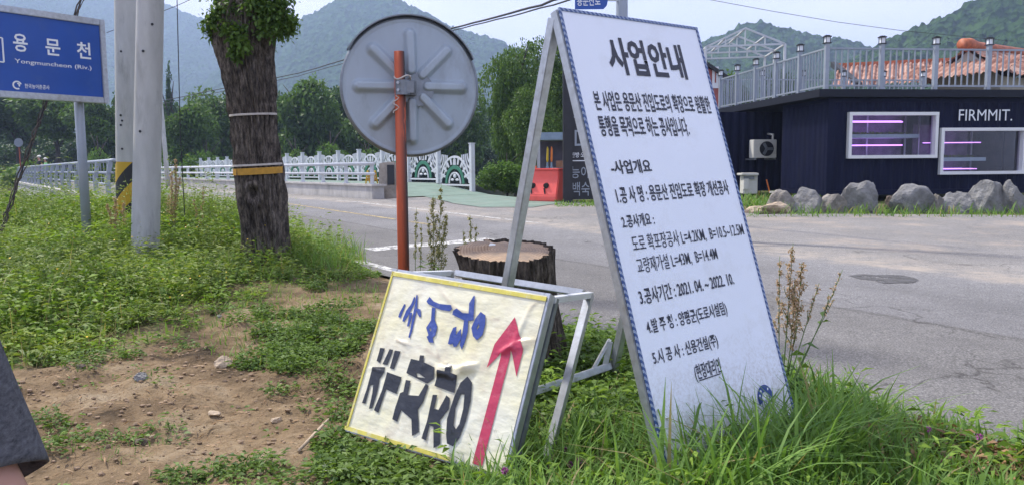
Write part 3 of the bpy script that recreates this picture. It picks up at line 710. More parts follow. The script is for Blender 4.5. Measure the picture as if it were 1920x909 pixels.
# ================================================================== BRIDGE RAILINGS
# near rail
t = thing('guard_rail', 'pale grey bridge rail of slanted posts and three tubes left of the poles', 'guard rail', (*from_as(0, -.55), .47)); bpy.context.view_layer.update()
for k in range(23):
    a = -2.9 + 2.7 * k; x, y = from_as(a, -.55); b_ = B()
    b_.bar((x, y, .471), (x - NR[0] * .02, y - NR[1] * .02, 1.0), .14, .10, (DR[0], DR[1], 0)); b_.bar((x - NR[0] * .02, y - NR[1] * .02, 1.0), (x + NR[0] * .10, y + NR[1] * .10, 1.58), .13, .09, (DR[0], DR[1], 0))
    reparent(b_.go('post', 'rail_grey'), t)
for z, r, o in ((1.6, .06, .08), (1.22, .042, .0), (.86, .042, -.03)):
    b_ = B(); b_.tube([(*from_as(a, -.45 + o), z) for a in np.linspace(-3.2, 57, 40)], r, 8); reparent(b_.go('rail', 'rail_grey', None, True), t)
for k in range(22):  # light infill bars between posts
    b_ = B()
    for q in range(1, 4):
        x, y = from_as(-2.9 + 2.7 * k + q * .675, -.47); b_.bar((x, y, .86), (x, y, 1.57), .02)
    b_.bar((*from_as(-2.9 + 2.7 * k, -.47), 1.05), (*from_as(-.2 + 2.7 * k, -.47), 1.05), .018)
    reparent(b_.go('infill', 'rail_grey'), t)
# road-side rail on the parapet
t = thing('guard_rail', 'white two tube guard rail on top of the concrete parapet wall', 'guard rail', (*from_as(-7.6, 6.15), .8)); bpy.context.view_layer.update()
for k in range(32):
    x, y = from_as(-7.6 + 2.0 * k, 6.15); b_ = B(); b_.box((x, y, 1.13), (.11, .11, .66)); b_.box((x, y, .81), (.2, .2, .03)); reparent(b_.go('post', 'white_metal'), t)
for z, r in ((1.43, .055), (1.12, .045)):
    b_ = B(); b_.tube([(*from_as(a, 6.03), z) for a in (-8, 20, 57)], r, 8); reparent(b_.go('rail', 'white_metal', None, True), t)
# ornamental fence
t = thing('ornamental_fence', 'white ornamental fence with arched green panels along the foot bridge', 'fence', (*from_as(-6.56, 10.5), .4)); bpy.context.view_layer.update()
SP = 2.38
def arc(c, r0, a0, a1, wd, n=12, sx=1.0):
    vs = []
    for i in range(n + 1):
        q = a0 + (a1 - a0) * i / n
        for rr in (r0 - wd / 2, r0 + wd / 2):
            for dy in (-.018, .018): vs.append((c[0] + math.cos(q) * rr * sx, dy, c[1] + math.sin(q) * rr))
    fs = []
    for i in range(n):
        o = i * 4; fs += [(o, o + 4, o + 6, o + 2), (o + 1, o + 3, o + 7, o + 5), (o + 2, o + 6, o + 7, o + 3), (o, o + 1, o + 5, o + 4)]
    return vs, fs
pan = B(); pan.box((0, 0, .03), (SP - .16, .05, .06))
pan.add(*arc((0, .08), .98, .03, PI - .03, .075, 20, 1.02)); pan.add(*arc((0, .08), .40, .0, PI, .05, 14))
for q in np.linspace(.35, PI - .35, 9): pan.bar((math.cos(q) * .72, 0, .08 + math.sin(q) * .72), (math.cos(q) * .95, 0, .08 + math.sin(q) * .95), .085, .03, (0, 1, 0))
for sgn in (-1, 1):
    for k, r in enumerate((.35, .55, .75, .95)): pan.add(*arc((sgn * (SP / 2 - .09), 1.18), r, PI * (1.5 if sgn < 0 else 1.02), PI * (1.98 if sgn < 0 else 1.5), .06, 10, .62))
pan.ico((0, 0, .36), .12, 1, (1, .25, .8)); pan.ico((-.17, 0, .22), .1, 1, (1.4, .25, .5)); pan.ico((.17, 0, .22), .1, 1, (1.4, .25, .5))
pan.box((0, 0, .86), (.16, .03, .2)); pan.box((0, 0, .98), (.07, .03, .1))
pm = pan.go('panel', 'white_metal'); pme = pm.data; bpy.data.objects.remove(pm)
ga = B(); ga.add(*arc((0, .08), .60, 0, PI, .13, 18)); gm = ga.go('green_arch', 'green_paint'); gme = gm.data; bpy.data.objects.remove(gm)
fang = math.atan2(DR[1], DR[0])
for k in range(24):
    a = -6.56 + SP * k; x, y = from_as(a, 10.5); zb = .36 if k == 0 else .70
    b_ = B(); b_.box((x, y, (zb + 2.12) / 2), (.15, .15, 2.12 - zb), ((DR[0], DR[1], 0), (NR[0], NR[1], 0), (0, 0, 1))); b_.box((x, y, 2.135), (.19, .19, .03), ((DR[0], DR[1], 0), (NR[0], NR[1], 0), (0, 0, 1)))
    reparent(b_.go('post', 'white_metal'), t)
    if k < 23:
        xm, ym = from_as(a + SP / 2, 10.5); zp = .62 if k == 0 else .82
        p = bpy.data.objects.new('panel', pme); COL.objects.link(p); p.parent = t; p.location = (xm - t.location.x, ym - t.location.y, zp - t.location.z); p.rotation_euler = (0, 0, fang)
        g = bpy.data.objects.new('green_arch', gme); COL.objects.link(g); g.parent = p
# monument and little barricade
mp_ = at(728, 370, 24.4); t = thing('stone_monument', 'rough brown stone bridge name pillar with black plaque', 'monument', (mp_[0], mp_[1], .33))
def rockf(seed, amp=.25):
    r_ = np.random.default_rng(seed); ax = r_.normal(size=(9, 3)); ax /= np.linalg.norm(ax, axis=1, keepdims=True); of = .50 + .42 * r_.random(9)
    def f(d):
        k = 1.0
        for a_, o_ in zip(ax, of):
            q = d @ a_
            if q > 1e-3: k = min(k, o_ / q)
        return k * (1 + amp * .25 * math.sin(d[0] * 7 + seed) * math.sin(d[1] * 6 + d[2] * 5 + seed)) + amp * .8 * (float(fbm(np.array(d[0] * 2.4 + d[2] * 1.3 + seed), np.array(d[1] * 2.4 - d[2] * 1.9 + seed * 1.7), 4)) - .47)
    return f
b_ = B(); b_.add([(-.28, -.2, 0), (.28, -.2, 0), (.28, .2, 0), (-.28, .2, 0), (-.26, -.19, .55), (.29, -.2, .5), (.29, .2, .55), (-.27, .2, .6), (-.24, -.16, 1.12), (.25, -.17, 1.17), (.25, .17, 1.15), (-.24, .17, 1.1)],
      [(0, 1, 5, 4), (1, 2, 6, 5), (2, 3, 7, 6), (3, 0, 4, 7), (4, 5, 9, 8), (5, 6, 10, 9), (6, 7, 11, 10), (7, 4, 8, 11), (8, 9, 10, 11)]); b_.go('pillar', 'stone', t, False, .03)
b_ = B(); b_.box((.13, -.215, .75), (.22, .03, .62)); b_.go('plaque', 'plaque', t, False, .004)
bp = at(697, 345, 24.6); t = thing('barricade', 'small yellow brown folding barricade beside the stone pillar', 'barricade', (bp[0], bp[1], .80))
b_ = B()
for sx in (-.12, .12): b_.bar((sx - .05, -.1, 0), (sx, 0, .42), .035); b_.bar((sx + .05, .1, 0), (sx, 0, .42), .035)
b_.go('frame', 'yellow', t); b_ = B(); b_.box((0, -.04, .30), (.34, .02, .12)); b_.box((0, -.07, .14), (.34, .02, .09)); b_.go('board', 'band', t)

# ================================================================== CONTAINER SHOP
C0 = np.array([8.42, 20.6]); EX = np.array([.993, .118]); EY = np.array([-.118, .993]); ZB = .45
SHOP = pose((C0[0], C0[1], ZB), (EX[0], EX[1], 0), (EY[0], EY[1], 0), (0, 0, 1))
def shop_xz(u, v, yl=0.0):     # where a sight line meets the plane y = yl of the shop
    d = ray(u, v); n = np.array([EY[0], EY[1], 0]); o = np.array([C0[0] + EY[0] * yl, C0[1] + EY[1] * yl, 0])
    p = CAM + d * (((o - CAM) @ n) / (d @ n)); q = local(SHOP, p); return q[0], q[2]
w1 = (*shop_xz(1587, 298), *shop_xz(1757, 211)); w2 = (*shop_xz(1758, 328), *shop_xz(1921, 240))
def corr(x0, x1, z0, z1, holes=(), pitch=.28, dep=.036):
    xs = [x0]; x = x0
    prof = []
    while x < x1:
        for dx, dy in ((0, 0), (.07, 0), (.14, dep), (.21, dep)): prof.append((x + dx * pitch / .28, dy))
        x += pitch
    px = np.array([p[0] for p in prof]); py = np.array([p[1] for p in prof])
    ks = sorted(set([q for q in px if x0 <= q <= x1] + [x0, x1] + [h for hl in holes for h in (hl[0], hl[2])]))
    b_ = B()
    for a, c in zip(ks[:-1], ks[1:]):
        if c - a < 1e-6: continue
        ya, yc = np.interp(a, px, py), np.interp(c, px, py); segs = [(z0, z1)]
        for h in holes:
            if h[0] - 1e-6 <= (a + c) / 2 <= h[2] + 1e-6:
                segs = [s for (p, q) in segs for s in ((p, min(q, h[1])), (max(p, h[3]), q)) if s[1] - s[0] > 1e-4]
        for p, q in segs: b_.add([(a, ya, p), (c, yc, p), (c, yc, q), (a, ya, q)], [(0, 1, 2, 3)])
    return b_
def inset(wn, k): return (wn[0] + k, wn[1] + k, wn[2] - k, wn[3] - k)
shop = thing('container_shop', 'navy corrugated container shop with two white framed windows and roof deck', 'shop', mat=SHOP)
SL, SW, SH = 7.2, 2.6, 2.58
corr(.12, SL, .14, SH - .1, [inset(w1, .03), inset(w2, .03)]).go('front_wall', 'navy', shop)
b_ = corr(.12, SW - .1, .14, SH - .1)
o = b_.go('side_wall', 'navy', shop); o.matrix_parent_inverse = Matrix.Identity(4); o.matrix_local = Matrix(((0, 1, 0, 0), (-1, 0, 0, SW), (0, 0, 1, 0), (0, 0, 0, 1)))
b_ = B()
for x in (.06, SL + .06):
    for y in (.055, SW - .06): b_.box((x, y, SH / 2), (.12, .12, SH))
for y in (.05, SW - .05): b_.box((SL / 2 + .06, y, .07), (SL - .13, .10, .13)); b_.box((SL / 2 + .06, y, SH - .05), (SL - .13, .10, .095))
for x in (.05, SL + .06): b_.box((x, SW / 2, .07), (.10, SW - .24, .13)); b_.box((x, SW / 2, SH - .05), (.10, SW - .24, .095))
b_.go('container_frame', 'navy', shop)
b_ = B(); b_.box((SL / 2, SW - .02, SH / 2), (SL, .02, SH - .2)); b_.box((SL, SW / 2, SH / 2), (.02, SW - .2, SH - .2)); b_.box((SL / 2, SW / 2, .15), (SL - .1, SW - .15, .02)); b_.box((SL / 2, SW / 2, SH - .12), (SL - .1, SW - .15, .02)); b_.go('inner_lining', 'inside', shop)
b_ = B(); b_.box((SL / 2 - .1, 3.6, SH + .12), (SL + .55, 7.6, .20)); b_.go('roof_deck', 'navy_dark', shop)
for wn in (w1, w2):
    x0, z0, x1, z1 = wn; f = .085; b_ = B(); d0, d1 = -.10, .10; yc = (d0 + d1) / 2; dd = d1 - d0
    b_.box(((x0 + x1) / 2, yc, z1 - f / 2), (x1 - x0, dd, f)); b_.box(((x0 + x1) / 2, yc, z0 + f / 2), (x1 - x0, dd, f))
    b_.box((x0 + f / 2, yc, (z0 + z1) / 2), (f, dd - .004, z1 - z0 - 2 * f)); b_.box((x1 - f / 2, yc, (z0 + z1) / 2), (f, dd - .004, z1 - z0 - 2 * f))
    fr_ = b_.go('window_frame', 'frame_white', shop)
    b_ = B(); b_.box(((x0 + x1) / 2, .045, (z0 + z1) / 2), (x1 - x0 - 2 * f, .008, z1 - z0 - 2 * f)); b_.go('pane', 'glass', fr_)
x0, z1_ = shop_xz(1797, 206); x1, z0_ = shop_xz(1896, 227)
b_ = B(); text_mesh('sign_lettering', 'FIRMMIT.', x0, x1, z0_, z1_, -.03, 'sign_white', shop, .0)
# grow shelves behind the panes
def to_shop(t): t.matrix_world = SHOP; return t
for (wn, lb, hs) in ((w1, 'grow shelf with violet lamps behind the upper left shop window', (.62, .28)), (w2, 'grow shelf with pale trays behind the lower right shop window', (.50, .14))):
    x0, z0, x1, z1 = wn; H = z1 - z0; t = thing('grow_shelf', lb, 'plant shelf', mat=SHOP, group='grow shelves in the shop'); xe = x1 - .15 if wn is w1 else x0 + (x1 - x0) * .72
    for k, fz_ in enumerate((.28 if wn is w2 else -.15, .60 if wn is w1 else .30)):
        z = z0 + H * (.50 if k == 1 and wn is w1 else .33 if k == 1 else -.12)
        b_ = B(); b_.box(((x0 + xe) / 2 + .1, .75, z), (xe - x0 - .25, .55, .10)); b_.go('shelf_tray', 'shelf', t)
        P = np.stack([x0 + .2 + rng.random(260) * (xe - x0 - .4), .52 + .46 * rng.random(260), np.full(260, z + .06)], 1); Dv = rng.normal(size=(260, 3)) * .7 + np.array([0, 0, 1])
        V, Fc = leaf_arrays(P, Dv, .07 + .05 * rng.random(260), .05 + .02 * rng.random(260)); quick_mesh('seedlings', V, Fc, 'herb', t, np.repeat(rng.random(260), 4))
    for k, fz_ in enumerate((.83, .30) if wn is w1 else (.70, .12)):
        for yl_ in (.50, .72, .94):
            b_ = B(); b_.box((x0 + (xe - x0) * (.48 + .03 * rng.normal()), yl_, z0 + H * fz_ + .02 * (yl_ - .7)), ((xe - x0) * (.8 if k == 0 else .66) * (.8 + .3 * rng.random()), .06, .036 if wn is w1 else .022)); b_.go('grow_lamp', 'led', t)
    b_ = B(); b_.box(((x0 + xe) / 2, 1.22, (z0 + z1) / 2), (xe - x0 - .1, .02, z1 - z0 + .3)); b_.go('added_glow_catcher', 'added_glow_catcher', t)  # panel added behind the shelf to catch the lamps' violet glow
    b_ = B()
    for x in (x0 + .12, (x0 + xe) / 2, xe - .05):
        for y in (1.05,): b_.bar((x, y, .17), (x, y, SH - .2), .04)
    b_.go('upright', 'galv', t)
# rear annex
annex = thing('container_annex', 'dark navy container set back under the roof deck overhang', 'container', mat=SHOP)
b_ = corr(-3.2, 5.5, 0, SH - .05); o = b_.go('wall', 'navy', annex); o.location = (0, 4.4, 0)
b_ = B(); b_.box((1.2, 5.7, SH / 2 - .03), (8.8, 2.4, SH - .06)); b_.box((-3.2, 4.42, SH / 2), (.14, .14, SH)); b_.go('body', 'navy', annex)
# air conditioner on the recess side
xa, za = shop_xz(1413, 297, 3.7); xb, zb = shop_xz(1457, 262, 3.7)
t = thing('air_conditioner', 'cream outdoor air conditioner unit hung on the navy container', 'air conditioner', mat=SHOP @ Matrix.Translation((xa, 3.7, za)))
W_, H_ = xb - xa, zb - za; b_ = B(); b_.box((W_ / 2, .18, H_ / 2), (W_, .34, H_)); b_.go('casing', 'plastic_white', t, False, .015)
b_ = B(); b_.tube([(W_ * .56, -.005, H_ / 2), (W_ * .56, .02, H_ / 2)], H_ * .40, 24); b_.go('fan_well', 'black', t)
b_ = B()
for q in range(3): a = q * 2.1; b_.box((W_ * .56 + math.cos(a) * .1, -.012, H_ / 2 + math.sin(a) * .1), (.2, .01, .09), ((math.cos(a), 0, math.sin(a)), (0, 1, 0), (-math.sin(a), 0, math.cos(a))))
b_.tube([(W_ * .56, -.03, H_ / 2), (W_ * .56, 0, H_ / 2)], .045, 12); b_.go('fan', 'bracket', t)
b_ = B()
for x in (.06, W_ - .06): b_.box((x, .35, -.03), (.05, .72, .05))
b_.go('wall_bracket', 'galv', t)
b_ = B(); b_.tube([(W_ - .05, .2, H_), (W_ - .03, .22, H_ + .16), (W_ - .02, .6, H_ + .2)], .035, 8); b_.go('pipe', 'plastic_white', t, True)
# white cabinet on the ground
pc = at(1401, 360, 22.8); t = thing('utility_cabinet', 'small off white utility cabinet on the ground before the annex', 'cabinet', (pc[0], pc[1], .42))
b_ = B(); b_.box((.04, 0, .33), (.42, .36, .62)); b_.go('casing', 'plastic_white', t, False, .02)
b_ = B(); b_.box((-.02, -.08, .60), (.5, .5, .07)); b_.box((-.1, -.2, .32), (.16, .1, .34)); b_.go('lid', 'plastic_white', t, False, .015)
b_ = B(); b_.box((-.02, -.21, .50), (.3, .05, .09)); b_.go('meter', 'bracket', t)
pc = at(1444, 350, 23.6); t = thing('warning_cone', 'thin orange plastic stake leaning at the foot of the annex', 'stake', (pc[0], pc[1], .42))
b_ = B(); b_.bar((0, 0, 0), (-.1, .05, .42), .06, .03); b_.go('rod', 'orange_plastic', t); b_ = B(); b_.box((.1, -.05, .04), (.22, .16, .06), ((.8, .6, 0), (-.6, .8, 0), (0, 0, 1))); b_.go('foot', 'plastic_white', t)
# roof railing
rail = thing('roof_railing', 'pale grey roof deck railing with lantern capped posts', 'railing', mat=SHOP @ Matrix.Translation((0, 0, SH + .22)))
yB = 7.1; xL, xR = -.14, 7.2
def rpost(x, y, hgt=1.18):
    b_ = B(); b_.box((x, y, hgt / 2), (.105, .105, hgt)); p = b_.go('post', 'rail_grey', rail)
    b_ = B(); b_.box((x, y, hgt + .012), (.165, .165, .022)); b_.box((x, y, hgt + .18), (.165, .165, .03)); b_.box((x, y, hgt + .205), (.11, .11, .02)); [b_.box((x + i_, y + j_, hgt + .094), (.012, .012, .17)) for i_ in (-.06, .06) for j_ in (-.06, .06)]; lp = b_.go('lantern', 'black', p)
    b_ = B(); b_.box((x, y, hgt + .094), (.105, .105, .14)); b_.go('lantern_glass', 'sign_white', lp)
def rbay(p, q):
    p, q = np.array(p, float), np.array(q, float); l = np.linalg.norm(q - p); n = max(2, int(l / .155)); b_ = B()
    for z in (.10, 1.06): b_.bar((*p, z), (*q, z), .045, .045)
    for i in range(1, n):
        c = p + (q - p) * i / n; b_.bar((*c, .12), (*c, 1.04), .035, .02)
    b_.go('picket_panel', 'rail_grey', rail)
fx = [xL + 1.54 * i for i in range(6)]
for i, x in enumerate(fx):
    rpost(x, -.08)
    if i: rbay((fx[i - 1] + .08, -.08), (x - .08, -.08))
sy = [-.08 + (yB + .08) * i / 5 for i in range(6)]
for i, y in enumerate(sy):
    if i: rpost(xL, y); rbay((xL, sy[i - 1] + .08), (xL, y - .08))
for i, x in enumerate(fx):
    if i: rpost(x, yB); rbay((fx[i - 1] + .08, yB), (x - .08, yB))
# pavilion frame
pa = at(1472, 83, 28.6); ac = np.array([-2.75, .55]); dv = np.array([.35, 3.3])
t = thing('pavilion_frame', 'bare white steel pavilion roof frame above the roof railing', 'pavilion', (pa[0], pa[1], .4)); zE = pa[2] - .4; zA = zE + .62; b_ = B()
for k in range(3):
    o = dv * k / 2; l, r, mid = np.array([*(ac + o), zE]), np.array([*o, zE]), np.array([*(ac / 2 + o), zA])
    for p, q in ((l, mid), (mid, r), (l, r)): b_.bar(p, q, .06)
    for f in (.25, .5, .75):
        c = l + (r - l) * f; top = mid[2] - abs(f - .5) * 2 * (zA - zE); b_.bar(c, (c[0], c[1], top), .035)
b_.go('truss', 'white_metal', t); b_ = B()
for f in (0, .25, .5, .75, 1):
    z = zE + (1 - abs(f - .5) * 2) * (zA - zE); c = ac * f; b_.bar((*c, z), (*(c + dv), z), .05)
b_.go('purlin', 'white_metal', t)
for k in range(3):
    for f in (0, 1):
        c = ac * f + dv * k / 2; b_ = B(); b_.bar((*c, 0), (*c, zE), .075); b_.go('leg', 'white_metal', t)
# houses behind
def tiled_plane(b_, p, q, r, nrow=14, ncol=34):     # p eave start, q eave end, r ridge start
    p, q, r = map(lambda k: np.array(k, float), (p, q, r)); e = q - p; s = r - p; n = np.cross(e, s); n /= np.linalg.norm(n); vs = []
    NC, NRr = ncol * 4, nrow * 2
    for j in range(NRr + 1):
        for i in range(NC + 1):
            vs.append(p + e * i / NC + s * j / NRr + n * (.05 * math.sin(i * PI / 2) + (.03 if j % 2 == 0 else 0)))
    b_.add(vs, [(j * (NC + 1) + i, j * (NC + 1) + i + 1, (j + 1) * (NC + 1) + i + 1, (j + 1) * (NC + 1) + i) for j in range(NRr) for i in range(NC)])
hp = at(1560, 165, 31.5); ep = at(1860, 148, 33.4); rp = at(1572, 124, 34.5)
t = thing('tiled_house', 'house with mottled orange clay tile roof behind the roof railing', 'house', (hp[0], hp[1], .3)); o_ = np.array([hp[0], hp[1], .3])
b_ = B(); tiled_plane(b_, hp - o_, ep - o_, rp - o_); b_.go('roof', 'tiles', t, True)
b_ = B(); e = ep - hp; b_.bar(rp - o_, rp - o_ + e, .22, .2); b_.go('ridge', 'ridge_tile', t)
wb = (hp + ep) / 2 - o_; b_ = B(); b_.box((wb[0], wb[1] + 1.8, (hp[2] - .4) / 2), (abs(e[0]) - .4, 3.0, hp[2] - .5)); b_.go('wall', 'roof_dark', t)
b_ = B(); g0 = rp - o_; b_.add([g0 + np.array([-.35, -2.6, -1.0]), g0 + np.array([-.35, 0, .18]), g0 + np.array([-.1, 0, .18]), g0 + np.array([-.1, -2.6, -1.0]), g0 + np.array([-.35, -2.6, -1.2]), g0 + np.array([-.35, 0, -.05]), g0 + np.array([-.1, 0, -.05]), g0 + np.array([-.1, -2.6, -1.2])], [(0, 1, 2, 3), (4, 7, 6, 5), (0, 4, 5, 1), (3, 2, 6, 7), (0, 3, 7, 4), (1, 5, 6, 2)]); b_.go('bargeboard', 'roof_dark', t)
rg0 = at(1806, 84, 29.0); rg1 = at(1925, 100, 31.4); rg1[2] = rg0[2]
t = thing('tiled_house', 'house with thick orange ridge tile roll over a cream gable at far right', 'house', (rg0[0], rg0[1], .3)); o_ = np.array([rg0[0], rg0[1], .3])
dirr = rg1 - rg0; dirr /= np.linalg.norm(dirr); sd_ = np.array([dirr[1], -dirr[0], 0]); p = rg0 - o_; b_ = B()
b_.tube([p - dirr * .05, p + dirr * .4, p + dirr * .9, p + dirr * 6], [.22, .26, .17, .15], 14); b_.go('ridge', 'ridge_tile', t, True)
b_ = B()
for sg in (-1, 1): tiled_plane(b_, p + sd_ * sg * 1.7 + dirr * (.2 if sg > 0 else 6) + np.array([0, 0, -1.25]), p + sd_ * sg * 1.7 + dirr * (6 if sg > 0 else .2) + np.array([0, 0, -1.25]), p + dirr * (.2 if sg > 0 else 6) + np.array([0, 0, -.1]), 10, 18)
b_.go('roof', 'tiles', t, True)
gb = p + dirr * .35; b_ = B()
vs = [gb + sd_ * -1.2 + np.array([0, 0, -1.25]), gb + sd_ * 1.2 + np.array([0, 0, -1.25]), gb + np.array([0, 0, -.2])]; v2 = [gb + sd_ * -1.2, gb + sd_ * 1.2]
for q in v2: q[2] = 0
vs = [v2[0], v2[1], vs[1], vs[2], vs[0]]; vb = [q + dirr * 5.3 for q in vs]
b_.add(vs + vb, [(0, 1, 2, 3, 4), (9, 8, 7, 6, 5), (0, 5, 6, 1), (1, 6, 7, 2), (4, 9, 5, 0)]); b_.go('wall', 'wall_white', t)
b_ = B(); e0 = p + dirr * .30; tiled_plane(b_, e0 - dirr * 1.3 - sd_ * 2.0 + np.array([0, 0, -1.25]), e0 - dirr * 1.3 + sd_ * 2.0 + np.array([0, 0, -1.25]), e0 - sd_ * 2.0 + np.array([0, 0, -.62]), 6, 16); b_.go('pent_roof', 'tiles', t, True)
# red walled hut behind the board
q0 = at(1320, 112, 33); q1 = at(1372, 148, 33); t = thing('red_hut', 'red walled hut with black sloping roof behind the white board', 'hut', (q0[0], q0[1], .3)); zt = q0[2] - .3; w_ = q1[0] - q0[0]; ze = q1[2] - .3
b_ = B(); b_.add([(-1.5, 0, zt + .15), (0, 0, zt), (w_ + .05, 0, ze), (w_ + .05, 2.6, ze), (0, 2.6, zt), (-1.5, 2.6, zt + .15)], [(0, 1, 4, 5), (1, 2, 3, 4)]); o = b_.go('roof', 'roof_dark', t); md = o.modifiers.new('s', 'SOLIDIFY'); md.thickness = .14
b_ = B(); b_.add([(-1.4, .2, 0), (w_ - .3, .2, 0), (w_ - .3, .2, ze + .15), (-.1, .2, zt - .2), (-1.4, .2, zt - .1)] + [(-1.4, 2.4, 0), (w_ - .3, 2.4, 0), (w_ - .3, 2.4, ze + .15), (-.1, 2.4, zt - .2), (-1.4, 2.4, zt - .1)], [(0, 1, 2, 3, 4), (1, 6, 7, 2), (9, 8, 7, 6, 5)]); b_.go('wall', 'wall_red', t)
sxz = at(1341, 145, 33); b_ = B(); b_.box((sxz[0] - q0[0] + .05, .17, sxz[2] - .3), (.26, .04, .9)); b_.go('wall_sign', 'sign_white', t)
b_ = B(); b_.box((sxz[0] - q0[0] + .05, .14, sxz[2] - .3 + .05), (.05, .02, .55)); b_.go('sign_stroke', 'wall_red', t)
# row of boulders
ROCKS = [(1622, 345, 66, 52, 'tall pointed grey boulder below the upper left shop window'), (1572, 366, 52, 28, 'low rounded grey boulder left of the pointed one'), (1515, 360, 62, 30, 'flat pale boulder at the container corner'), (1470, 362, 46, 22, 'small pale boulder by the grass at the recess'),
         (1720, 354, 78, 44, 'broad sloping grey boulder under the gap between the shop windows'), (1772, 362, 40, 36, 'upright grey boulder, left one of a close pair under the lettering'), (1806, 360, 52, 38, 'rounded grey boulder, right one of a close pair under the lettering'), (1864, 347, 70, 52, 'large angular pale boulder under the lower right window'), (1912, 346, 48, 54, 'grey boulder at the right edge of the photo')]
for i, (u, vt, wp, hp_, lb) in enumerate(ROCKS):
    D = 15.9; q = road_hit(u, 396); D = q[1]; z0 = q[2] - .06; H = (vt - 396) / -F_PX * D + .06; W_ = wp / F_PX * D * 1.12
    t = tag(bpy.data.objects.new('boulder', None), 'x', 'boulder'); bpy.data.objects.remove(t)
    b_ = B(); f0 = rockf(i + 3)
    b_.ico((0, 0, H * .22), 1, 4, (W_ * .53, .40 * W_ * .9, H * .95), f0); o = b_.go('boulder', ('rock', 'rock_tan')[i in (1, 3, 5)]); o.location = (q[0], q[1] + .25, z0); tag(o, lb, 'boulder', 'boulders along the container shop')
q = road_hit(1450, 399); b_ = B(); b_.ico((0, 0, .07), 1, 3, (.36, .26, .2), rockf(31)); b_.ico((-.3, .05, .04), 1, 3, (.3, .2, .12), rockf(33)); o = b_.go('sandy_stone', 'sandstone'); o.location = (q[0], q[1], q[2]); tag(o, 'pale sandy stone lying alone on the forecourt edge', 'stone')
for i, (u, vt, wp, lb) in enumerate(((1679, 370, 24, 'small brown stone wedged between two boulders'), (1842, 366, 22, 'small dark brown stone beside the large angular boulder'))):
    q = road_hit(u, 390); b_ = B(); b_.ico((0, 0, .1), 1, 3, (.15, .14, .17), rockf(51 + i)); o = b_.go('small_stone', 'dark_stone'); o.location = (q[0], q[1] + .3, q[2]); tag(o, lb, 'stone', 'stones between the boulders')
#@@PART2
# ================================================================== SIGNS AND POSTS OF THE MIDDLE GROUND
# red water barrier
q = road_hit(1020, 377); t = thing('water_barrier', 'red plastic water filled barrier beside the black menu sign', 'barrier', (q[0], q[1], q[2]))
t.rotation_euler = (0, 0, -.55)
b_ = B(); prof = [(-.30, 0), (-.30, .16), (-.16, .62), (-.16, .86), (.16, .86), (.16, .62), (.30, .16), (.30, 0)]
vs = [(-.55, y, z) for y, z in prof] + [(.55, y, z) for y, z in prof]; fs = [(i, i + 1, i + 9, i + 8) for i in range(7)] + [tuple(range(8))[::-1], tuple(range(8, 16)), (0, 8, 15, 7)]
b_.add(vs, fs); b_.go('shell', 'red_plastic', t, False, .025)
b_ = B(); b_.box((0, 0, .875), (1.16, .40, .05)); b_.go('top_flange', 'red_plastic', t, False, .015)
for x in (-.22, .2):
    b_ = B(); b_.tube([(x, -.262, .42), (x, -.20, .435)], .075, 14); b_.box((x - .02, -.275, .25), (.035, .03, .22), ((1, 0, .2), (0, 1, 0), (-.2, 0, 1))); b_.go('fork_hole', 'black', t)
b_ = B(); b_.tube([(-.3, 0, .9), (-.3, 0, .97)], .06, 10); b_.go('filler_cap', 'orange_plastic', t)
q = road_hit(1051, 376); t = thing('water_barrier', 'white plastic barrier half hidden behind the red one', 'barrier', (q[0] + .28, q[1] + .5, q[2])); t.rotation_euler = (0, 0, .3)
b_ = B(); b_.add([(x * .8, y, z) for x, y, z in vs], fs); b_.go('shell', 'plastic_white', t, False, .025)
b_ = B(); b_.box((0, 0, .875), (.94, .40, .05)); b_.go('top_flange', 'plastic_white', t, False, .015)
# black menu sign
q = road_hit(1065, 380); z0 = q[2]; Dm = q[1]; top = at(1065, 112, Dm)[2] - z0
t = thing('menu_sign', 'tall black roadside menu sign with white brush lettering', 'sign', (q[0], q[1], z0)); sxm = Dm / F_PX
b_ = B(); b_.box((0, .1, top / 2), (.25, .25, top)); b_.go('column', 'black', t)
b_ = B(); b_.box((.46, .12, top / 2 - .1), (.66, .10, top - .35)); b_.go('panel', 'black', t)
def mz(v): return at(1065, v, Dm)[2] - z0
def mxx(u): return (u - 1065) * sxm
for body, u0, u1, v0, v1 in (('산', 1076, 1098, 205, 232), ('더', 1078, 1106, 240, 285), ('능이', 1071, 1104, 312, 335), ('백숙', 1074, 1106, 342, 368)):
    text_mesh('lettering', body, mxx(u0), mxx(u1), mz(v1), mz(v0), .066, 'rail_grey', t, .004)
text_mesh('small_lettering', '한방·오리', mxx(1071), mxx(1104), mz(296), mz(286), .066, 'sign_white', t, .008)
b_ = B(); b_.box((.36, .066, mz(302)), (.6, .006, .025)); b_.go('rule', 'sign_white', t)
# kiosk behind the barrier
q = road_hit(1038, 372); t = thing('kiosk', 'small dark kiosk with blue grey roof behind the red barrier', 'kiosk', (q[0], q[1] + 3, q[2])); Dk = q[1] + 3; k_ = Dk / F_PX
zz = lambda v: at(1038, v, Dk)[2] - q[2]
b_ = B(); b_.box((.25, .6, zz(256)), (1.25, 1.6, (zz(249) - zz(263)))); b_.go('roof', 'canvas_blue', t)
for x in (-.32, .82):
    for y in (-.1, 1.3): b_ = B(); b_.bar((x, y, 0), (x, y, zz(263)), .06); b_.go('post', 'galv', t)
b_ = B(); b_.box((.25, 1.32, zz(263) / 2), (1.1, .05, zz(263))); b_.box((.25, .2, zz(322) / 2), (1.1, .4, zz(322))); b_.go('back_wall', 'inside', t)
b_ = B(); b_.box((.25, .15, zz(320)), (1.2, .55, .05)); b_.box((.5, -.02, zz(308)), (.5, .05, .22)); b_.go('counter', 'wood', t)
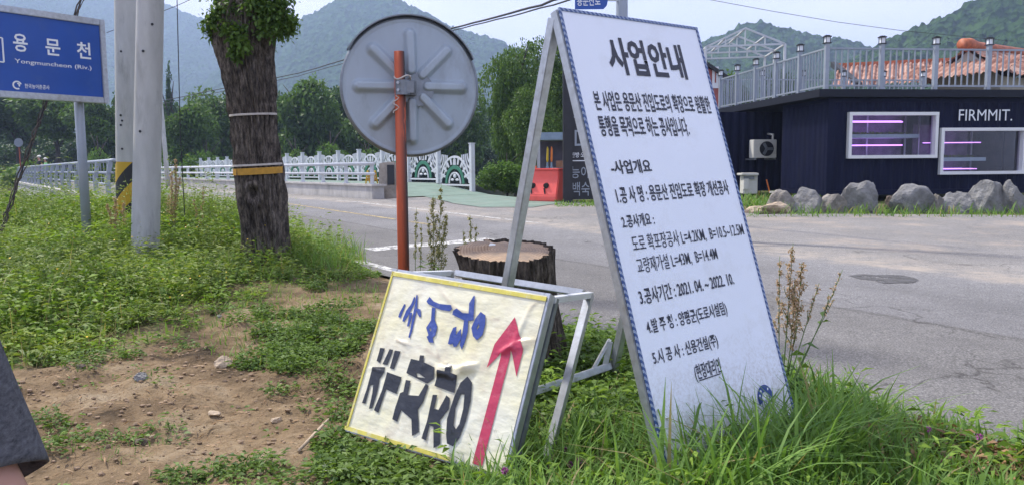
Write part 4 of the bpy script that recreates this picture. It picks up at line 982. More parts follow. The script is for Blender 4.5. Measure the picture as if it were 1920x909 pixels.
for i, (x, m_, lb) in enumerate(((-.02, 'yellow', 'yellow rolled parasol standing in the small kiosk'), (.12, 'orange_plastic', 'orange rolled parasol standing in the small kiosk'))):
    tt = thing('parasol', lb, 'parasol', (q[0] + x - .02, q[1] + 3.0, q[2] + zz(318) - .02)); b_ = B(); b_.tube([(0, 0, .25), (0, 0, .35), (.01, 0, .7), (0, 0, .78)], [.022, .04, .035, .012], 8); b_.go('canopy', m_, tt, True)
    b_ = B(); b_.tube([(0, 0, 0), (0, 0, .26)], .03, 8); b_.box((0, 0, .06), (.09, .09, .12)); b_.go('pole', 'canvas_blue', tt)
# lamp pole and blue street name sign beyond the board
q = at(1166, 20, 12.5); gz = float(zroad(q[0], 12.5)); t = thing('lamp_pole', 'pale grey steel pole rising behind the white board', 'pole', (q[0], 12.5, gz))
b_ = B(); b_.tube([(0, 0, -.1), (0, 0, 3), (0, 0, 7.5)], [.105, .098, .07], 20); b_.go('shaft', 'rail_grey', t, True)
b_ = B(); b_.tube([(0, 0, 7.4), (.2, -.4, 7.7), (.6, -1.2, 7.85)], [.06, .05, .04], 10); b_.go('arm', 'rail_grey', t, True)
b_ = B(); b_.box((.75, -1.5, 7.85), (.2, .55, .09)); b_.go('lamp_head', 'rail_grey', t, False, .03)
b_ = B(); b_.box((0, 0, .02), (.34, .34, .04)); b_.go('base_plate', 'galv', t)
x0 = at(1078, 10, 12.38)[0] - q[0]; x1 = at(1140, 10, 12.38)[0] - q[0]; zb_ = at(1108, 18, 12.38)[2]; h_ = .30
t = thing('street_sign', 'small blue street name sign with rounded end above the white board', 'street sign', (q[0], 12.38, zb_))
b_ = B(); c = [(x0, 0), (x1 - .07, 0), (x1 - .02, .05), (x1, h_ / 2), (x1 - .02, h_ - .05), (x1 - .07, h_), (x0, h_)]
b_.add([(x, -.01, z) for x, z in c] + [(x, .01, z) for x, z in c], [tuple(range(7)), tuple(range(7, 14))[::-1]] + [(i, i + 7, (i + 1) % 7 + 7, (i + 1) % 7) for i in range(7)]); b_.go('plate', 'sign_blue', t)
text_mesh('lettering', '용문산로', x0 + .03, x1 - .12, .05, .2, -.014, 'sign_white', t, .012); b_ = B(); b_.bar((x1 - .1, .03, h_ / 2), (-.02, .08, h_ / 2), .03); b_.go('arm', 'galv', t)

# ---- blue river sign
tl, tr_, br_, bl = at(-330, -23, 7.1), at(203, 38, 9.2), at(205, 195, 9.2), at(-330, 180, 7.1)
ex = br_ - at(-330, 188, 7.1); ex[2] = 0; WS = np.linalg.norm(ex); ex /= WS; ey = np.array([-ex[1], ex[0], 0]); HS = tr_[2] - br_[2]
org = br_ - ex * WS; gz = float(zground(org[0], org[1]))
RM = pose((org[0], org[1], gz), ex, ey, (0, 0, 1)); zb0 = br_[2] - gz
t = thing('river_sign', 'blue river name sign with white lettering and grey frame at left', 'road sign', mat=RM)
def rs(u, v):
    d = ray(u, v); p = CAM + d * (((org - CAM) @ ey) / (d @ ey)); q = local(RM, p); return q[0], q[2]
b_ = B(); b_.box((WS / 2, .03, zb0 + HS / 2), (WS - .09, .03, HS - .09)); b_.go('panel', 'sign_blue', t)
b_ = B()
for x in (.03, WS - .03): b_.box((x, .035, zb0 + HS / 2), (.06, .09, HS))
for z in (zb0 + .035, zb0 + HS - .035): b_.box((WS / 2, .035, z), (WS - .122, .088, .07))
b_.go('frame', 'galv', t, False, .006)
for u in (157, -250):
    x = rs(u, 190)[0]; b_ = B(); b_.tube([(x, .12, -.5), (x, .12, zb0 + HS - .05)], .052, 14); b_.go('post', 'rail_grey', t, True)
    b_ = B(); b_.box((x, .092, zb0 + .2), (.22, .03, .05)); b_.box((x, .092, zb0 + HS - .2), (.22, .03, .05)); b_.go('clamp', 'galv', t)
for body, a, c, of in (('용', (24, 62), (54, 99), .018), ('문', (85, 72), (115, 106), .018), ('천', (144, 78), (172, 112), .018), ('Yongmuncheon (Riv.)', (28, 110), (173, 134), .006), ('한국농어촌공사', (47, 157), (94, 169), .012)):
    (xa, za), (xb, zb) = rs(*a), rs(*c); text_mesh('lettering', body, xa, xb, min(za, zb), max(za, zb), .012, 'sign_white', t, of)
(xa, za), (xb, zb) = rs(23, 150), rs(43, 170); cx_, cz_ = (xa + xb) / 2, (za + zb) / 2; rr = (xb - xa) / 2
b_ = B(); vs_, fs_ = arc((cx_, cz_), rr * .8, .3, 5.2, rr * .32, 24); b_.add([(x, .011 + y * .05, z) for x, y, z in vs_], fs_); vs_, fs_ = arc((cx_ + rr * .1, cz_), rr * .35, -.8, 1.8, rr * .3, 12); b_.add([(x, .011 + y * .05, z) for x, y, z in vs_], fs_); b_.go('emblem', 'sign_white', t)
(xa, za), (xb, zb) = rs(-60, 64), rs(8, 117); b_ = B()
for p0_, p1_ in (((xa, za), (xb, za)), ((xb, za), (xb, zb)), ((xb, zb), (xa, zb)), ((xa, zb), (xa, za))): b_.bar((p0_[0], .012, p0_[1]), (p1_[0], .012, p1_[1]), .014, .014)
b_.go('box_outline', 'sign_white', t)

# ---- utility poles
def upole(label, u0, u1, v1, Y, d0, d1, holes):
    p0_ = at(u0, v1, Y); z0 = float(zground(p0_[0], Y)); pt = at(u1, 0, Y); dirv = (pt - p0_) / (pt[2] - p0_[2])
    base = p0_ + dirv * (z0 - p0_[2]); t = thing('utility_pole', label, 'utility pole', base, 'twin concrete utility poles')
    H = 9.0; b_ = B(); b_.tube([dirv * z for z in (-.4, 0, 2, 4.5, H)], [d0 / 2 * (1 - .025 * z) for z in (0, 0, 2, 4.5, H)], 40); b_.go('shaft', 'pole_concrete', t, True)
    for i, (dx, v) in enumerate(holes):
        zc = at(u0, v, Y)[2] - base[2]; r = d0 / 2 * (1 - .025 * zc); an = -PI / 2 + dx; c = dirv * zc
        b_ = B(); b_.tube([c + np.array([math.cos(an), math.sin(an), 0]) * (r - .01), c + np.array([math.cos(an), math.sin(an), 0]) * (r + .008)], .014, 10); b_.go('step_socket', 'black', t)
    return t, base, dirv
tp1, b1, d1_ = upole('concrete utility pole with black and yellow hazard band, the farther of the pair', 241, 236, 400, 10.2, .295, .2, ((.0, 100), (-.1, 218), (.02, 228), (-.1, 236), (.0, 280)))
tp2, b2, d2_ = upole('plain concrete utility pole standing in weeds, the nearer of the pair', 272, 282, 490, 8.4, .29, .2, ((.0, 100), (-.1, 248), (.6, 50)))
za_, zb_ = at(240, 404, 10.2)[2] - b1[2], at(240, 304, 10.2)[2] - b1[2]
b_ = B(); b_.tube([d1_ * z for z in np.linspace(za_, zb_, 6)], [.295 / 2 * (1 - .025 * z) + .004 for z in np.linspace(za_, zb_, 6)], 40, False); b_.go('hazard_band', 'hazard', tp1, True)
# thin far pole
p0_ = at(313, 305, 45); pt = at(297, 120, 45); t = thing('utility_pole', 'thin far pale pole leaning beside the nearer twin pole', 'utility pole', (p0_[0], 45, .3)); dv_ = (pt - p0_) / (pt[2] - p0_[2])
b_ = B(); b_.tube([dv_ * z for z in (-.3, 3, 7)], [.14, .12, .09], 12); b_.go('shaft', 'pole_concrete', t, True)
# guy wires
def cable(name, label, pts, r, mat='wire', jit=0, sub=6, cat='cable'):
    P_ = [np.array(p, float) for p in pts]; out = []
    for a, c in zip(P_[:-1], P_[1:]):
        for k in range(sub): out.append(a + (c - a) * k / sub + (rng.normal(size=3) * jit if jit else 0))
    out.append(P_[-1]); b_ = B(); b_.tube(out, r, 6); o = b_.go(name, mat, None, True); return tag(o, label, cat)
pp = b1 + d1_ * 4.6; g_ = at(-25, 470, 8.6); g_[2] = float(zground(g_[0], g_[1])) - .05
t = thing('guy_wire', 'guy wire wrapped in a dead brown vine crossing the blue sign', 'guy wire', (g_[0], g_[1], g_[2])); o_ = g_.copy()
b_ = B(); b_.tube([g_ - o_, pp - o_], .008, 6); b_.go('wire', 'wire', t)
for k in range(3):
    b_ = B(); pts = []; ph = k * 2.1; dd = pp - g_
    for i in range(60):
        f = i / 59 * (.97 if k == 0 else .85 - .1 * k); a = f * 46 + ph; pts.append(g_ - o_ + dd * f + np.array([math.cos(a), math.sin(a), 0]) * (.014 + .012 * rng.random()) + rng.normal(size=3) * .006)
    b_.tube(pts, [.004 + .007 * rng.random() for _ in pts], 5); b_.go('vine', 'vine', t)
g2_ = at(347, 410, 9.2); g2_[2] = float(zground(g2_[0], g2_[1])) - .05; cable('guy_wire', 'thin straight guy wire dropping into weeds left of the pollarded trunk', [g2_, at(338, 250, 9.0), b2 + d2_ * 8.6], .005, 'wire', 0, 3, 'guy wire')
cable('power_cable', 'twisted black cable rising right past the top of the traffic mirror', [at(u, v, Y) for u, v, Y in ((300, 190, 62), (560, 138, 46), (660, 108, 38), (850, 53, 26), (960, 25, 20), (1060, -5, 16), (1400, -120, 12))], .028, 'wire', .012, 5, 'cable')
cable('power_cable', 'second strand running just under the twisted black cable', [at(u, v, Y) for u, v, Y in ((300, 196, 62), (560, 143, 46), (660, 114, 38), (850, 57, 26), (960, 31, 20), (1060, 2, 16), (1400, -112, 12))], .018, 'wire', .01, 5, 'cable')
cable('power_cable', 'faint thin line in the sky above the pavilion frame', [at(u, v, 60) for u, v in ((1150, -45), (1330, 0), (1450, 22), (1570, 42), (1690, 58), (1900, 78))], .02, 'wire', 0, 4, 'cable')
cable('power_cable', 'thin wire crossing the top left sky beside the twin poles', [at(u, v, 40) for u, v in ((200, 62), (330, 12), (375, -8), (500, -60))], .016, 'wire', 0, 4, 'cable')
# tiny round mirror and person far along the bridge
q = at(36, 268, 60); t = thing('traffic_mirror', 'tiny round road mirror on an orange post far under the blue sign', 'mirror', (q[0], 60, .35)); h_ = q[2] - .35
b_ = B(); b_.tube([(0, 0, 0), (0, 0, h_ + .3)], .06, 8); b_.go('post', 'orange_pole', t); b_ = B(); b_.tube([(0, -.1, h_), (0, -.06, h_)], .34, 24); b_.go('disc', 'bracket', t)

# ---- big traffic mirror
DY = 4.95; mc = at(770, 164, DY)
base = at(758, 560, DY - .11); base[2] = float(zground(base[0], base[1])); topp = at(748.5, 97, DY - .11)
t = thing('traffic_mirror', 'round grey ribbed back of a traffic mirror on a rusty orange pole', 'mirror', base); dv_ = (topp - base)
b_ = B(); b_.tube([-dv_ * .1, dv_ * .5, dv_], [.037, .036, .032], 24); b_.go('pole', 'orange_pole', t, True)
nrm = np.array([.26, -.955, .03]); nrm /= np.linalg.norm(nrm); exm = np.cross(nrm, (0, 0, 1)); exm /= np.linalg.norm(exm); exm = -exm if exm[0] < 0 else exm; ezm = np.cross(exm, -nrm); ezm = ezm if ezm[2] > 0 else -ezm
ezm = np.cross(nrm, exm); ezm = ezm if ezm[2] > 0 else -ezm
off = mc - base; MMt = pose(off, exm, -nrm, ezm)
NR_, NT_ = 64, 256; R0 = .425; vs = []
for i in range(NR_ + 1):
    r = R0 * i / NR_
    for j in range(NT_):
        a = 2 * PI * j / NT_; x, z = r * math.cos(a), r * math.sin(a); hgt = .012 * (1 - (r / R0) ** 2) * 2
        for k in range(8):
            q = k * PI / 4; al = x * math.cos(q) + z * math.sin(q); ac_ = -x * math.sin(q) + z * math.cos(q)
            al2 = min(max(al, .10), .325); dd = math.hypot(al - al2, ac_)
            hgt = max(hgt, .044 * (1 - float(sstep(.016, .046, dd))) + .012 * (1 - (r / R0) ** 2) * 2)
        hgt = max(hgt, .034 * (1 - float(sstep(.09, .125, r))))
        if r > R0 * .955: hgt = .006
        vs.append((x, -hgt, z))
fs = [(i * NT_ + j, i * NT_ + (j + 1) % NT_, (i + 1) * NT_ + (j + 1) % NT_, (i + 1) * NT_ + j) for i in range(NR_) for j in range(NT_)]
o = mesh_obj('back_shell', vs, fs, 'mirror_back', t, True); o.matrix_local = MMt
b_ = B(); n = 96; rr = [(R0, -.012), (R0 + .014, -.006), (R0 + .014, .05), (R0 - .01, .055)]
vs = [(math.cos(2 * PI * j / n) * r, y, math.sin(2 * PI * j / n) * r) for r, y in rr for j in range(n)]; b_.add(vs, [(i * n + j, i * n + (j + 1) % n, (i + 1) * n + (j + 1) % n, (i + 1) * n + j) for i in range(3) for j in range(n)])
o = b_.go('rim', 'bracket', t, True); o.matrix_local = MMt
b_ = B(); b_.add([(math.cos(2 * PI * j / n) * (R0 - .01), .04, math.sin(2 * PI * j / n) * (R0 - .01)) for j in range(n)], [tuple(range(n))]); o = b_.go('mirror_face', 'galv', t); o.matrix_local = MMt
b_ = B(); n2 = 40; vs = []
for j in range(n2 + 1):
    a = .42 + (PI - .95) * j / n2
    for r, y in ((R0 + .018, -.03), (R0 + .026, -.03), (R0 + .026, .05), (R0 + .018, .05)): vs.append((math.cos(a) * r, y, math.sin(a) * r))
b_.add(vs, [(j * 4 + k, j * 4 + (k + 1) % 4, j * 4 + 4 + (k + 1) % 4, j * 4 + 4 + k) for j in range(n2) for k in range(4)]); o = b_.go('visor', 'bracket', t); o.matrix_local = MMt
b_ = B(); b_.tube([(.035, -.030, -.02), (.035, -.048, -.02)], .105, 40); o = b_.go('mount_disc', 'bracket', t); o.matrix_local = MMt
cl = at(755, 165, DY - .11) - base; b_ = B()
b_.tube([cl + np.array([0, 0, -.045]), cl + np.array([0, 0, .045])], .048, 20); b_.box(cl + np.array([.055, .03, 0]), (.05, .02, .09)); b_.box(cl + np.array([.045, -.03, 0]), (.06, .012, .07)); b_.box(cl + np.array([.06, .06, -.01]), (.02, .10, .07)); b_.go('clamp', 'bracket', t)
for dz in (-.02, .025): b_ = B(); b_.tube([cl + np.array([-.02, -.052, dz]), cl + np.array([-.02, -.068, dz])], .009, 6); b_.go('bolt', 'galv', t)
b_ = B(); pts = [cl + np.array([.05 * math.cos(a) - .0, -.05 * math.sin(a) * 1.0, .06 + .012 * math.sin(a * 2.3)]) for a in np.linspace(-.5, 6.5, 40)]; b_.tube(pts, .005, 5); b_.go('tie_wire', 'string', t, True); b_ = B()
pts = [cl + np.array([-.04 + .02 * math.sin(i * 1.3), -.03, -.05 - .012 * i]) for i in range(10)]; b_.tube(pts, .004, 5); b_.go('tie_wire', 'string', t)

# ---- pollarded tree
TB = at(500, 497, 8.4); TB[2] = float(zground(TB[0], 8.4)); k_ = 8.4 / F_PX
t = thing('pollarded_tree', 'thick pollarded trunk with leafy sprouts and a yellow band', 'tree', TB)
prof = [(520, 500, 98), (497, 500, 94), (460, 499, 89), (420, 497, 88), (370, 493, 92), (320, 491, 88), (270, 488, 82), (210, 486, 82), (160, 482, 90), (115, 477, 102), (85, 474, 110), (55, 474, 112), (25, 477, 100), (-10, 480, 90), (-60, 482, 80), (-130, 484, 66), (-190, 486, 40)]
rings = []
zz_ = [at(500, v, 8.4)[2] - TB[2] for v, c, w_ in prof]
zs_ = np.linspace(zz_[0], zz_[-1], 170)
cx_ = np.interp(zs_, zz_, [(c - 500) * k_ for v, c, w_ in prof]); ww = np.interp(zs_, zz_, [w_ * k_ / 2 for v, c, w_ in prof])
rings = [(x, 0, z, r - .012, r * .92 - .012) for x, z, r in zip(cx_, zs_, ww)]
def barkdisp(amp, f, zs=1.6):
    def d(th, z):
        a = np.cos(th) * f; b__ = np.sin(th) * f
        q = fbm(a * 2 + 40 + z * .9, b__ * 2 + 60 + z * zs * .6, 3); r_ = np.abs(fbm(a * 5 + 11 + .5 * np.sin(z * 3), b__ * 5 + 7 + z * zs, 3) - .46) * 2
        return amp * (r_ * 1.6 - .5) + amp * 1.4 * (q - .5)
    return d
bd = barkdisp(.055, 3.4)
zk = at(500, 362, 8.4)[2] - TB[2]
def bd2(th, z):
    d = bd(th, z); an = np.angle(np.exp(1j * (th + PI / 2 - .02))); q = np.hypot(an * .26 * 1.0, (z - zk) * .8)
    return d + .030 * np.exp(-((q - .085) / .03) ** 2) - .10 * np.exp(-(q / .035) ** 2)
loft('trunk', rings, 'bark', t, 220, bd2)
def ringband(name, v, wpx, mat, r_add, th=.006):
    z = at(500, v, 8.4)[2] - TB[2]; x = np.interp(z, zs_, cx_); r = np.interp(z, zs_, ww) + r_add; hh = wpx * k_ / 2; n = 64; b_ = B()
    vs = []
    for zz2, ra in ((-hh, 0), (hh, 0), (hh, -th - .03), (-hh, -th - .03)):
        for j in range(n):
            a = 2 * PI * j / n; s_ = .012 * math.sin(a + 1) ; vs.append((x + math.cos(a) * (r + ra), math.sin(a) * (r * .93 + ra), z + zz2 + s_))
    b_.add(vs, [(i * n + j, i * n + (j + 1) % n, ((i + 1) % 4) * n + (j + 1) % n, ((i + 1) % 4) * n + j) for i in range(4) for j in range(n)]); return b_.go(name, mat, t, False)
ringband('yellow_band', 320.5, 12, 'band', .004); ringband('twine', 309, 3.6, 'string', .010); ringband('twine', 216, 3.6, 'string', .010)
zt_ = zs_[-1]
for i in range(5):
    a = i * 1.3 + .3; b_ = B(); z0 = at(500, -60 - 20 * i, 8.4)[2] - TB[2]
    b_.tube([(0, 0, z0), (math.cos(a) * .3, math.sin(a) * .3, z0 + .35), (math.cos(a) * .55, math.sin(a) * .5, z0 + .9)], [.09, .06, .02], 8); b_.go('limb', 'bark', t, True)
def sprout(cs, name='sprout_leaves'):
    P = []; Dv = []; Vv = []; b_ = B()
    for (u, v, y, r, k) in cs:
        k = int(k * 1.9)
        c = at(u, v, 8.4 + y) - TB; P.append(c + rng.normal(size=(k, 3)) * r * np.array([.62, .45, .6])); Dv.append(rng.normal(size=(k, 3)) + np.array([0, -.2, -.1])); Vv.append(np.clip(rng.random() * .3 + rng.random(k) * .7, 0, 1))
        r0 = np.array([(c[0]) * .35 - .06, y * .4, c[2] - .12]); b_ = B(); b_.tube([r0, (r0 + c) / 2 + np.array([0, 0, -.03]), c], [.016, .011, .005], 5); b_.go('sprout_twig', 'twig', t)
    P = np.concatenate(P); n = len(P); V, Fc = leaf_arrays(P, np.concatenate(Dv), .046 * (.6 + .8 * rng.random(n)), .040 * (.6 + .7 * rng.random(n)), .3)
    quick_mesh(name, V, Fc, 'leaf_mid', t, np.repeat(np.concatenate(Vv), 4))
sprout([(398, 58, -.1, .07, 110), (408, 36, -.15, .10, 190), (392, 40, -.1, .05, 60), (545, 48, -.1, .07, 90), (414, 12, -.1, .08, 90), (415, 42, -.15, .09, 130), (432, 20, -.2, .10, 170), (428, 55, -.25, .08, 120), (445, 60, -.3, .08, 110), (424, 4, -.1, .05, 50), (396, 45, 0, .035, 30), (440, 100, -.3, .06, 90), (455, 90, -.34, .06, 70), (448, 75, -.32, .06, 70)])
sprout([(500, 15, -.34, .12, 260), (520, 30, -.3, .10, 220), (505, 50, -.33, .10, 180), (530, 55, -.15, .09, 150), (540, 40, 0, .06, 70), (548, 35, -.05, .04, 40), (528, 8, -.2, .09, 130), (475, 5, -.33, .09, 120), (490, -25, -.3, .14, 200), (530, -30, -.1, .14, 160), (440, -30, -.1, .14, 180)])

# ---- stump
SY = 4.45; SB = at(955, 640, SY); SB[2] = float(zground(SB[0], SY)) ; k_ = SY / F_PX
t = thing('tree_stump', 'sawn tree stump with raw pale top behind the yellow sign', 'stump', SB)
ztop = at(945, 468, SY)[2] - SB[2]; STILT = .15
zl = np.linspace(-.12, 1, 60); rings = []
for f in zl:
    z = f * ztop; wv_ = .268 + .05 * (1 - max(f, 0)) ** 3 + (.012 * max(f, 0)); rings.append((.012 - .02 * f, 0, z, wv_, wv_ * .93))
sd_ = barkdisp(.05, 1.8, 1.2)
def sdisp(th, z):
    d = sd_(th, z); f = max(0, min(1, z / ztop)); an = np.angle(np.exp(1j * (th - PI)))
    return d - .10 * np.exp(-(an / .75) ** 2) * (1 - f) ** .8 + .05 * np.exp(-(an / .5) ** 2) * f
o = loft('bark', rings, 'bark_stump', t, 200, sdisp, cap=False)
for v_ in o.data.vertices: v_.co.z += STILT * v_.co.y * max(0, v_.co.z / ztop) ** 2
n = 96; th = np.linspace(0, 2 * PI, n, endpoint=False); dlast = sdisp(th, ztop); vs = []
for j_, f in enumerate(np.linspace(0, 1, 14)):
    for i in range(n):
        r = (.28 + dlast[i] - .012) * f; x, y = math.cos(th[i]) * r - .008, math.sin(th[i]) * r * .93
        vs.append((x, y, ztop + .006 - (.02 * f ** 3) + .012 * (fbm(np.array(x * 9 + 3), np.array(y * 9), 3) - .5) + STILT * y + (.02 if x < -.12 and y > 0 else 0)))
o = mesh_obj('cut_top', vs, [(j * n + i, j * n + (i + 1) % n, (j + 1) * n + (i + 1) % n, (j + 1) * n + i) for j in range(13) for i in range(n)], 'cut_wood', t, True)
for i, (u, v, s_) in enumerate(((918, 457, .05), (895, 462, .035), (935, 455, .03))):
    q = at(u, v, SY + .12); b_ = B(); b_.ico((0, 0, 0), 1, 2, (s_, s_ * .7, s_ * .35), rockf(70 + i)); o = b_.go('wood_chip', 'paper'); o.location = (q[0], q[1], SB[2] + ztop + .012); tag(o, ('pale torn chip of foam, largest on the stump top', 'pale flat chip nearest the left rim of the stump', 'pale small chip at the back of the stump top')[i], 'debris', 'debris on the stump')
b_ = B(); b_.tube([at(1050, 705, 4.9), at(1120, 690, 4.9)], .03, 10); o = b_.go('cut_branch', 'sandstone', None, True); tag(o, 'short cut branch lying on the grass right of the stump', 'branch')

# ================================================================== WHITE NOTICE BOARD (A-frame)
o3, xh, zh = np.array([.555, 2.691, .195]), np.array([.76404, .64485, .0204]), np.array([-.20336, .21066, .95617])
xh /= np.linalg.norm(xh); zh -= xh * (zh @ xh); zh /= np.linalg.norm(zh); yh = np.cross(zh, xh)
BM = pose(o3, xh, yh, zh); BW, BH = .887, 1.8
t = thing('notice_board', 'large white leaning notice board with black Korean text and blue striped border', 'sign', mat=BM)
def bq(u, v, yo=0.0, Mx=BM, n=None, o=None):
    n = yh if n is None else n; o = o3 if o is None else o
    d = ray(u, v); p = CAM + d * ((o - CAM) @ n / (d @ n)); q = local(Mx, p); return q[0], q[2]
b_ = B(); b_.box((BW / 2, .006, BH / 2), (BW - .012, .008, BH - .012)); b_.go('sign_face', 'board_white', t)
b_ = B(); bw = .0115
for x in (bw / 2, BW - bw / 2): b_.box((x, .001, BH / 2), (bw, .007, BH))
for z in (bw / 2, BH - bw / 2): b_.box((BW / 2, .001, z), (BW - 2 * bw, .0068, bw))
b_.go('striped_border', 'border', t)
b_ = B()
for x in (.020, BW - .020): b_.box((x, .032, BH / 2 - .1), (.040, .040, BH + .2))
for z in (.03, BH - .02): b_.box((BW / 2, .032, z), (BW - .081, .038, .040))
b_.go('frame', 'galv', t, False, .003)
LINES = [('heading', '사업안내', (1131, 68), (1291, 150), .03), ('text_line', '본 사업은 용문산 진입도로의 확장으로 원활한', (1109.7, 169.5), (1336, 214), .018), ('text_line', '통행을 목적으로 하는 공사입니다.', (1119, 217), (1295, 256), .018),
         ('text_line', '-사업개요', (1142, 301), (1223.7, 324), .022), ('text_line', '1.공 사 명 : 용문산 진입도로 확장 개선공사', (1151.6, 350.7), (1369, 365), .018), ('text_line', '2.공사개요 :', (1163, 404), (1229, 422), .018),
         ('text_line', '도로 확포장공사 L=4.2KM,  B=10.5~12.5M', (1182, 442), (1397, 443), .004), ('text_line', '교량재가설 L=43M,  B=14.4M', (1191, 483.5), (1347.7, 488), .004), ('text_line', '3.공사기간 : 2021. 04. ~ 2022. 10.', (1195, 541), (1378, 534), .016),
         ('text_line', '4.발 주 청 : 양평군(도로시설팀)', (1209, 599), (1366, 592), .016), ('text_line', '5.시 공 사 : 신용건설(주)', (1221, 657), (1349, 652), .016), ('text_line', '(현장대리인', (1299, 684), (1355.6, 701), .016)]
for nme, body, a, c, of in LINES:
    (xa, za), (xb, zb) = bq(*a), bq(*c); text_mesh(nme, body, xa, xb, zb, za, -.0005, 'ink', t, of)
(xa, za), (xb, zb) = bq(1310, 706), bq(1353, 706); b_ = B(); b_.box(((xa + xb) / 2, .0006, (za + zb) / 2), (xb - xa, .002, .004)); b_.go('underline', 'ink', t)
(xa, za), (xb, zb) = bq(1420, 745), bq(1451, 745); cz_ = bq(1435, 746)[1]; cx_ = (xa + xb) / 2; rr = (xb - xa) / 2 * .98
b_ = B(); vs_, fs_ = arc((cx_, cz_), rr * .74, -.15, PI + .35, rr * .52, 24); b_.add([(x, -.0005 + y * .02, z) for x, y, z in vs_], fs_); em = b_.go('emblem', 'ink_blue', t)
b_ = B()
for a in (2.7, 2.2, .9): b_.ico((cx_ + math.cos(a) * rr * .76, -.002, cz_ + math.sin(a) * rr * .76), .006, 1, (1, .1, 1))
b_.go('emblem_dots', 'sign_white', em)
b_ = B()
for i in range(6): b_.bar((cx_ + (i - 2.5) * .014, .0004, cz_ - .05 - .02 * (i % 2)), (cx_ + (i - 2.5) * .014 + .006, .0004, cz_ - .005), .004, .002, (0, 1, 0))
b_.go('emblem_strokes', 'canvas_blue', em)
# rear legs
tl, tr2 = o3 + zh * (BH - .02) + yh * .05, o3 + zh * (BH - .02) + xh * BW + yh * .05
fr_ = at(1150, 690, 4.08); fr_[2] = min(fr_[2], .2); fl_ = at(909, 776, 3.52)
for top_, ft in ((tl, fl_), (tr2, fr_)):
    a_, c_ = local(BM, top_ + xh * (.02 if ft is fl_ else -.02)), local(BM, ft); b_ = B(); b_.bar(a_, c_, .042, .042, (1, 0, 0)); b_.go('leg', 'galv', t, False, .003)
dl = fr_ - fl_; b_ = B(); b_.bar(local(BM, fl_ + dl * .03 + np.array([0, 0, .03])), local(BM, fr_ - dl * .03 + np.array([0, 0, .03])), .036, .036); b_.go('stretcher', 'galv', t, False, .003)
b_ = B(); b_.bar(local(BM, fr_ + np.array([-.05, -.03, .02])), local(BM, fr_ + np.array([-.02, -.01, .16])), .03); b_.bar(local(BM, fr_ + np.array([-.12, -.09, .03])), local(BM, fr_ + np.array([-.02, 0, .17])), .016); b_.go('gusset', 'galv', t)
b_ = B(); b_.tube([local(BM, tl + xh * .02), local(BM, tr2 - xh * .02)], .012, 8); b_.go('hinge', 'galv', t)

# ================================================================== YELLOW HAND PAINTED SIGN
yo, yx, yz_ = np.array([-.741, 3.273, .156]), np.array([.86057, -.50484, -.06756]), np.array([.25522, .31262, .91495])
sc_ = .965; yo = CAM + (yo - CAM) * sc_; yx /= np.linalg.norm(yx); yz_ -= yx * (yz_ @ yx); yz_ /= np.linalg.norm(yz_); yy = np.cross(yz_, yx)
YM = pose(yo, yx, yy, yz_); YW, YH = .82 * sc_, .75 * sc_
t = thing('painted_sign', 'cream hand painted sign with blue and black lettering and red arrow', 'sign', mat=YM)
def yq(u, v): return bq(u, v, 0, YM, yy, yo)
RIDGE = [yq(*p) for p in ((800, 690), (850, 703), (905, 690), (960, 655), (1020, 640))]
R2 = [yq(*p) for p in ((818, 535), (850, 575), (880, 588), (935, 600))]; R3 = [yq(*p) for p in ((822, 655), (828, 760), (800, 830))]; R4 = [yq(*p) for p in ((745, 640), (800, 655), (835, 680))]; R5 = [yq(*p) for p in ((1010, 560), (985, 600), (965, 640))]
R6 = [yq(*p) for p in ((672, 690), (700, 688), (760, 706))]
def seg_d(x, z, pl):
    d = np.full(np.shape(x), 9.0)
    for (x0, z0), (x1, z1) in zip(pl[:-1], pl[1:]):
        dx, dz = x1 - x0, z1 - z0; k = np.clip(((x - x0) * dx + (z - z0) * dz) / (dx * dx + dz * dz), 0, 1); d = np.minimum(d, np.hypot(x - x0 - k * dx, z - z0 - k * dz))
    return d
def wr(x, z):
    x, z = np.asarray(x, float), np.asarray(z, float)
    w_ = .004 * (fbm(x * 9 + 5, z * 9, 3) - .4) + .003 * np.abs(fbm(x * 22 + z * 9, z * 14, 2) - .4)
    for pl, h, s_ in ((RIDGE, .017, .016), ([(x + .01, z + .022) for x, z in RIDGE], .010, .008), (R2, .008, .010), (R3, .005, .006), (R4, .006, .007), (R5, .008, .009), (R6, .004, .005)): w_ = w_ + 1.0 * h * np.exp(-(seg_d(x + .02 * (fbm(x * 14, z * 14, 2) - .4), z + .03 * (fbm(x * 11 + 3, z * 11 + 8, 2) - .4), pl) / (s_ * 1.15)) ** 2) * np.clip(2.6 * (fbm(x * 12 + 2, z * 12, 2) - .22), 0, 1.2)
    e = np.minimum(np.minimum(x, YW - x), np.minimum(z, YH - z)); return w_ * sstep(.0, .06, e)
ng = 150; gxx, gzz = np.meshgrid(np.linspace(.012, YW - .012, ng), np.linspace(.012, YH - .012, ng)); V = np.stack([gxx, -.004 - wr(gxx, gzz), gzz], -1).reshape(-1, 3)
ii = (np.arange(ng - 1)[:, None] * ng + np.arange(ng - 1)[None]).ravel(); quick_mesh('sign_face', V, np.stack([ii, ii + 1, ii + ng + 1, ii + ng], 1), 'cream', t, v=np.clip(.62 * sum(np.exp(-(seg_d(gxx + .02 * (fbm(gxx * 14, gzz * 14, 2) - .4), gzz + .03 * (fbm(gxx * 11 + 3, gzz * 11 + 8, 2) - .4), pl) / s_) ** 2) for pl, s_ in ((RIDGE, .018), (R4, .008), (R3, .006), (R2, .007), (R5, .012))), 0, .75).ravel() * np.clip(2.2 * fbm(gxx * 18, gzz * 18, 3).ravel() - .3, 0, 1), smooth=True)
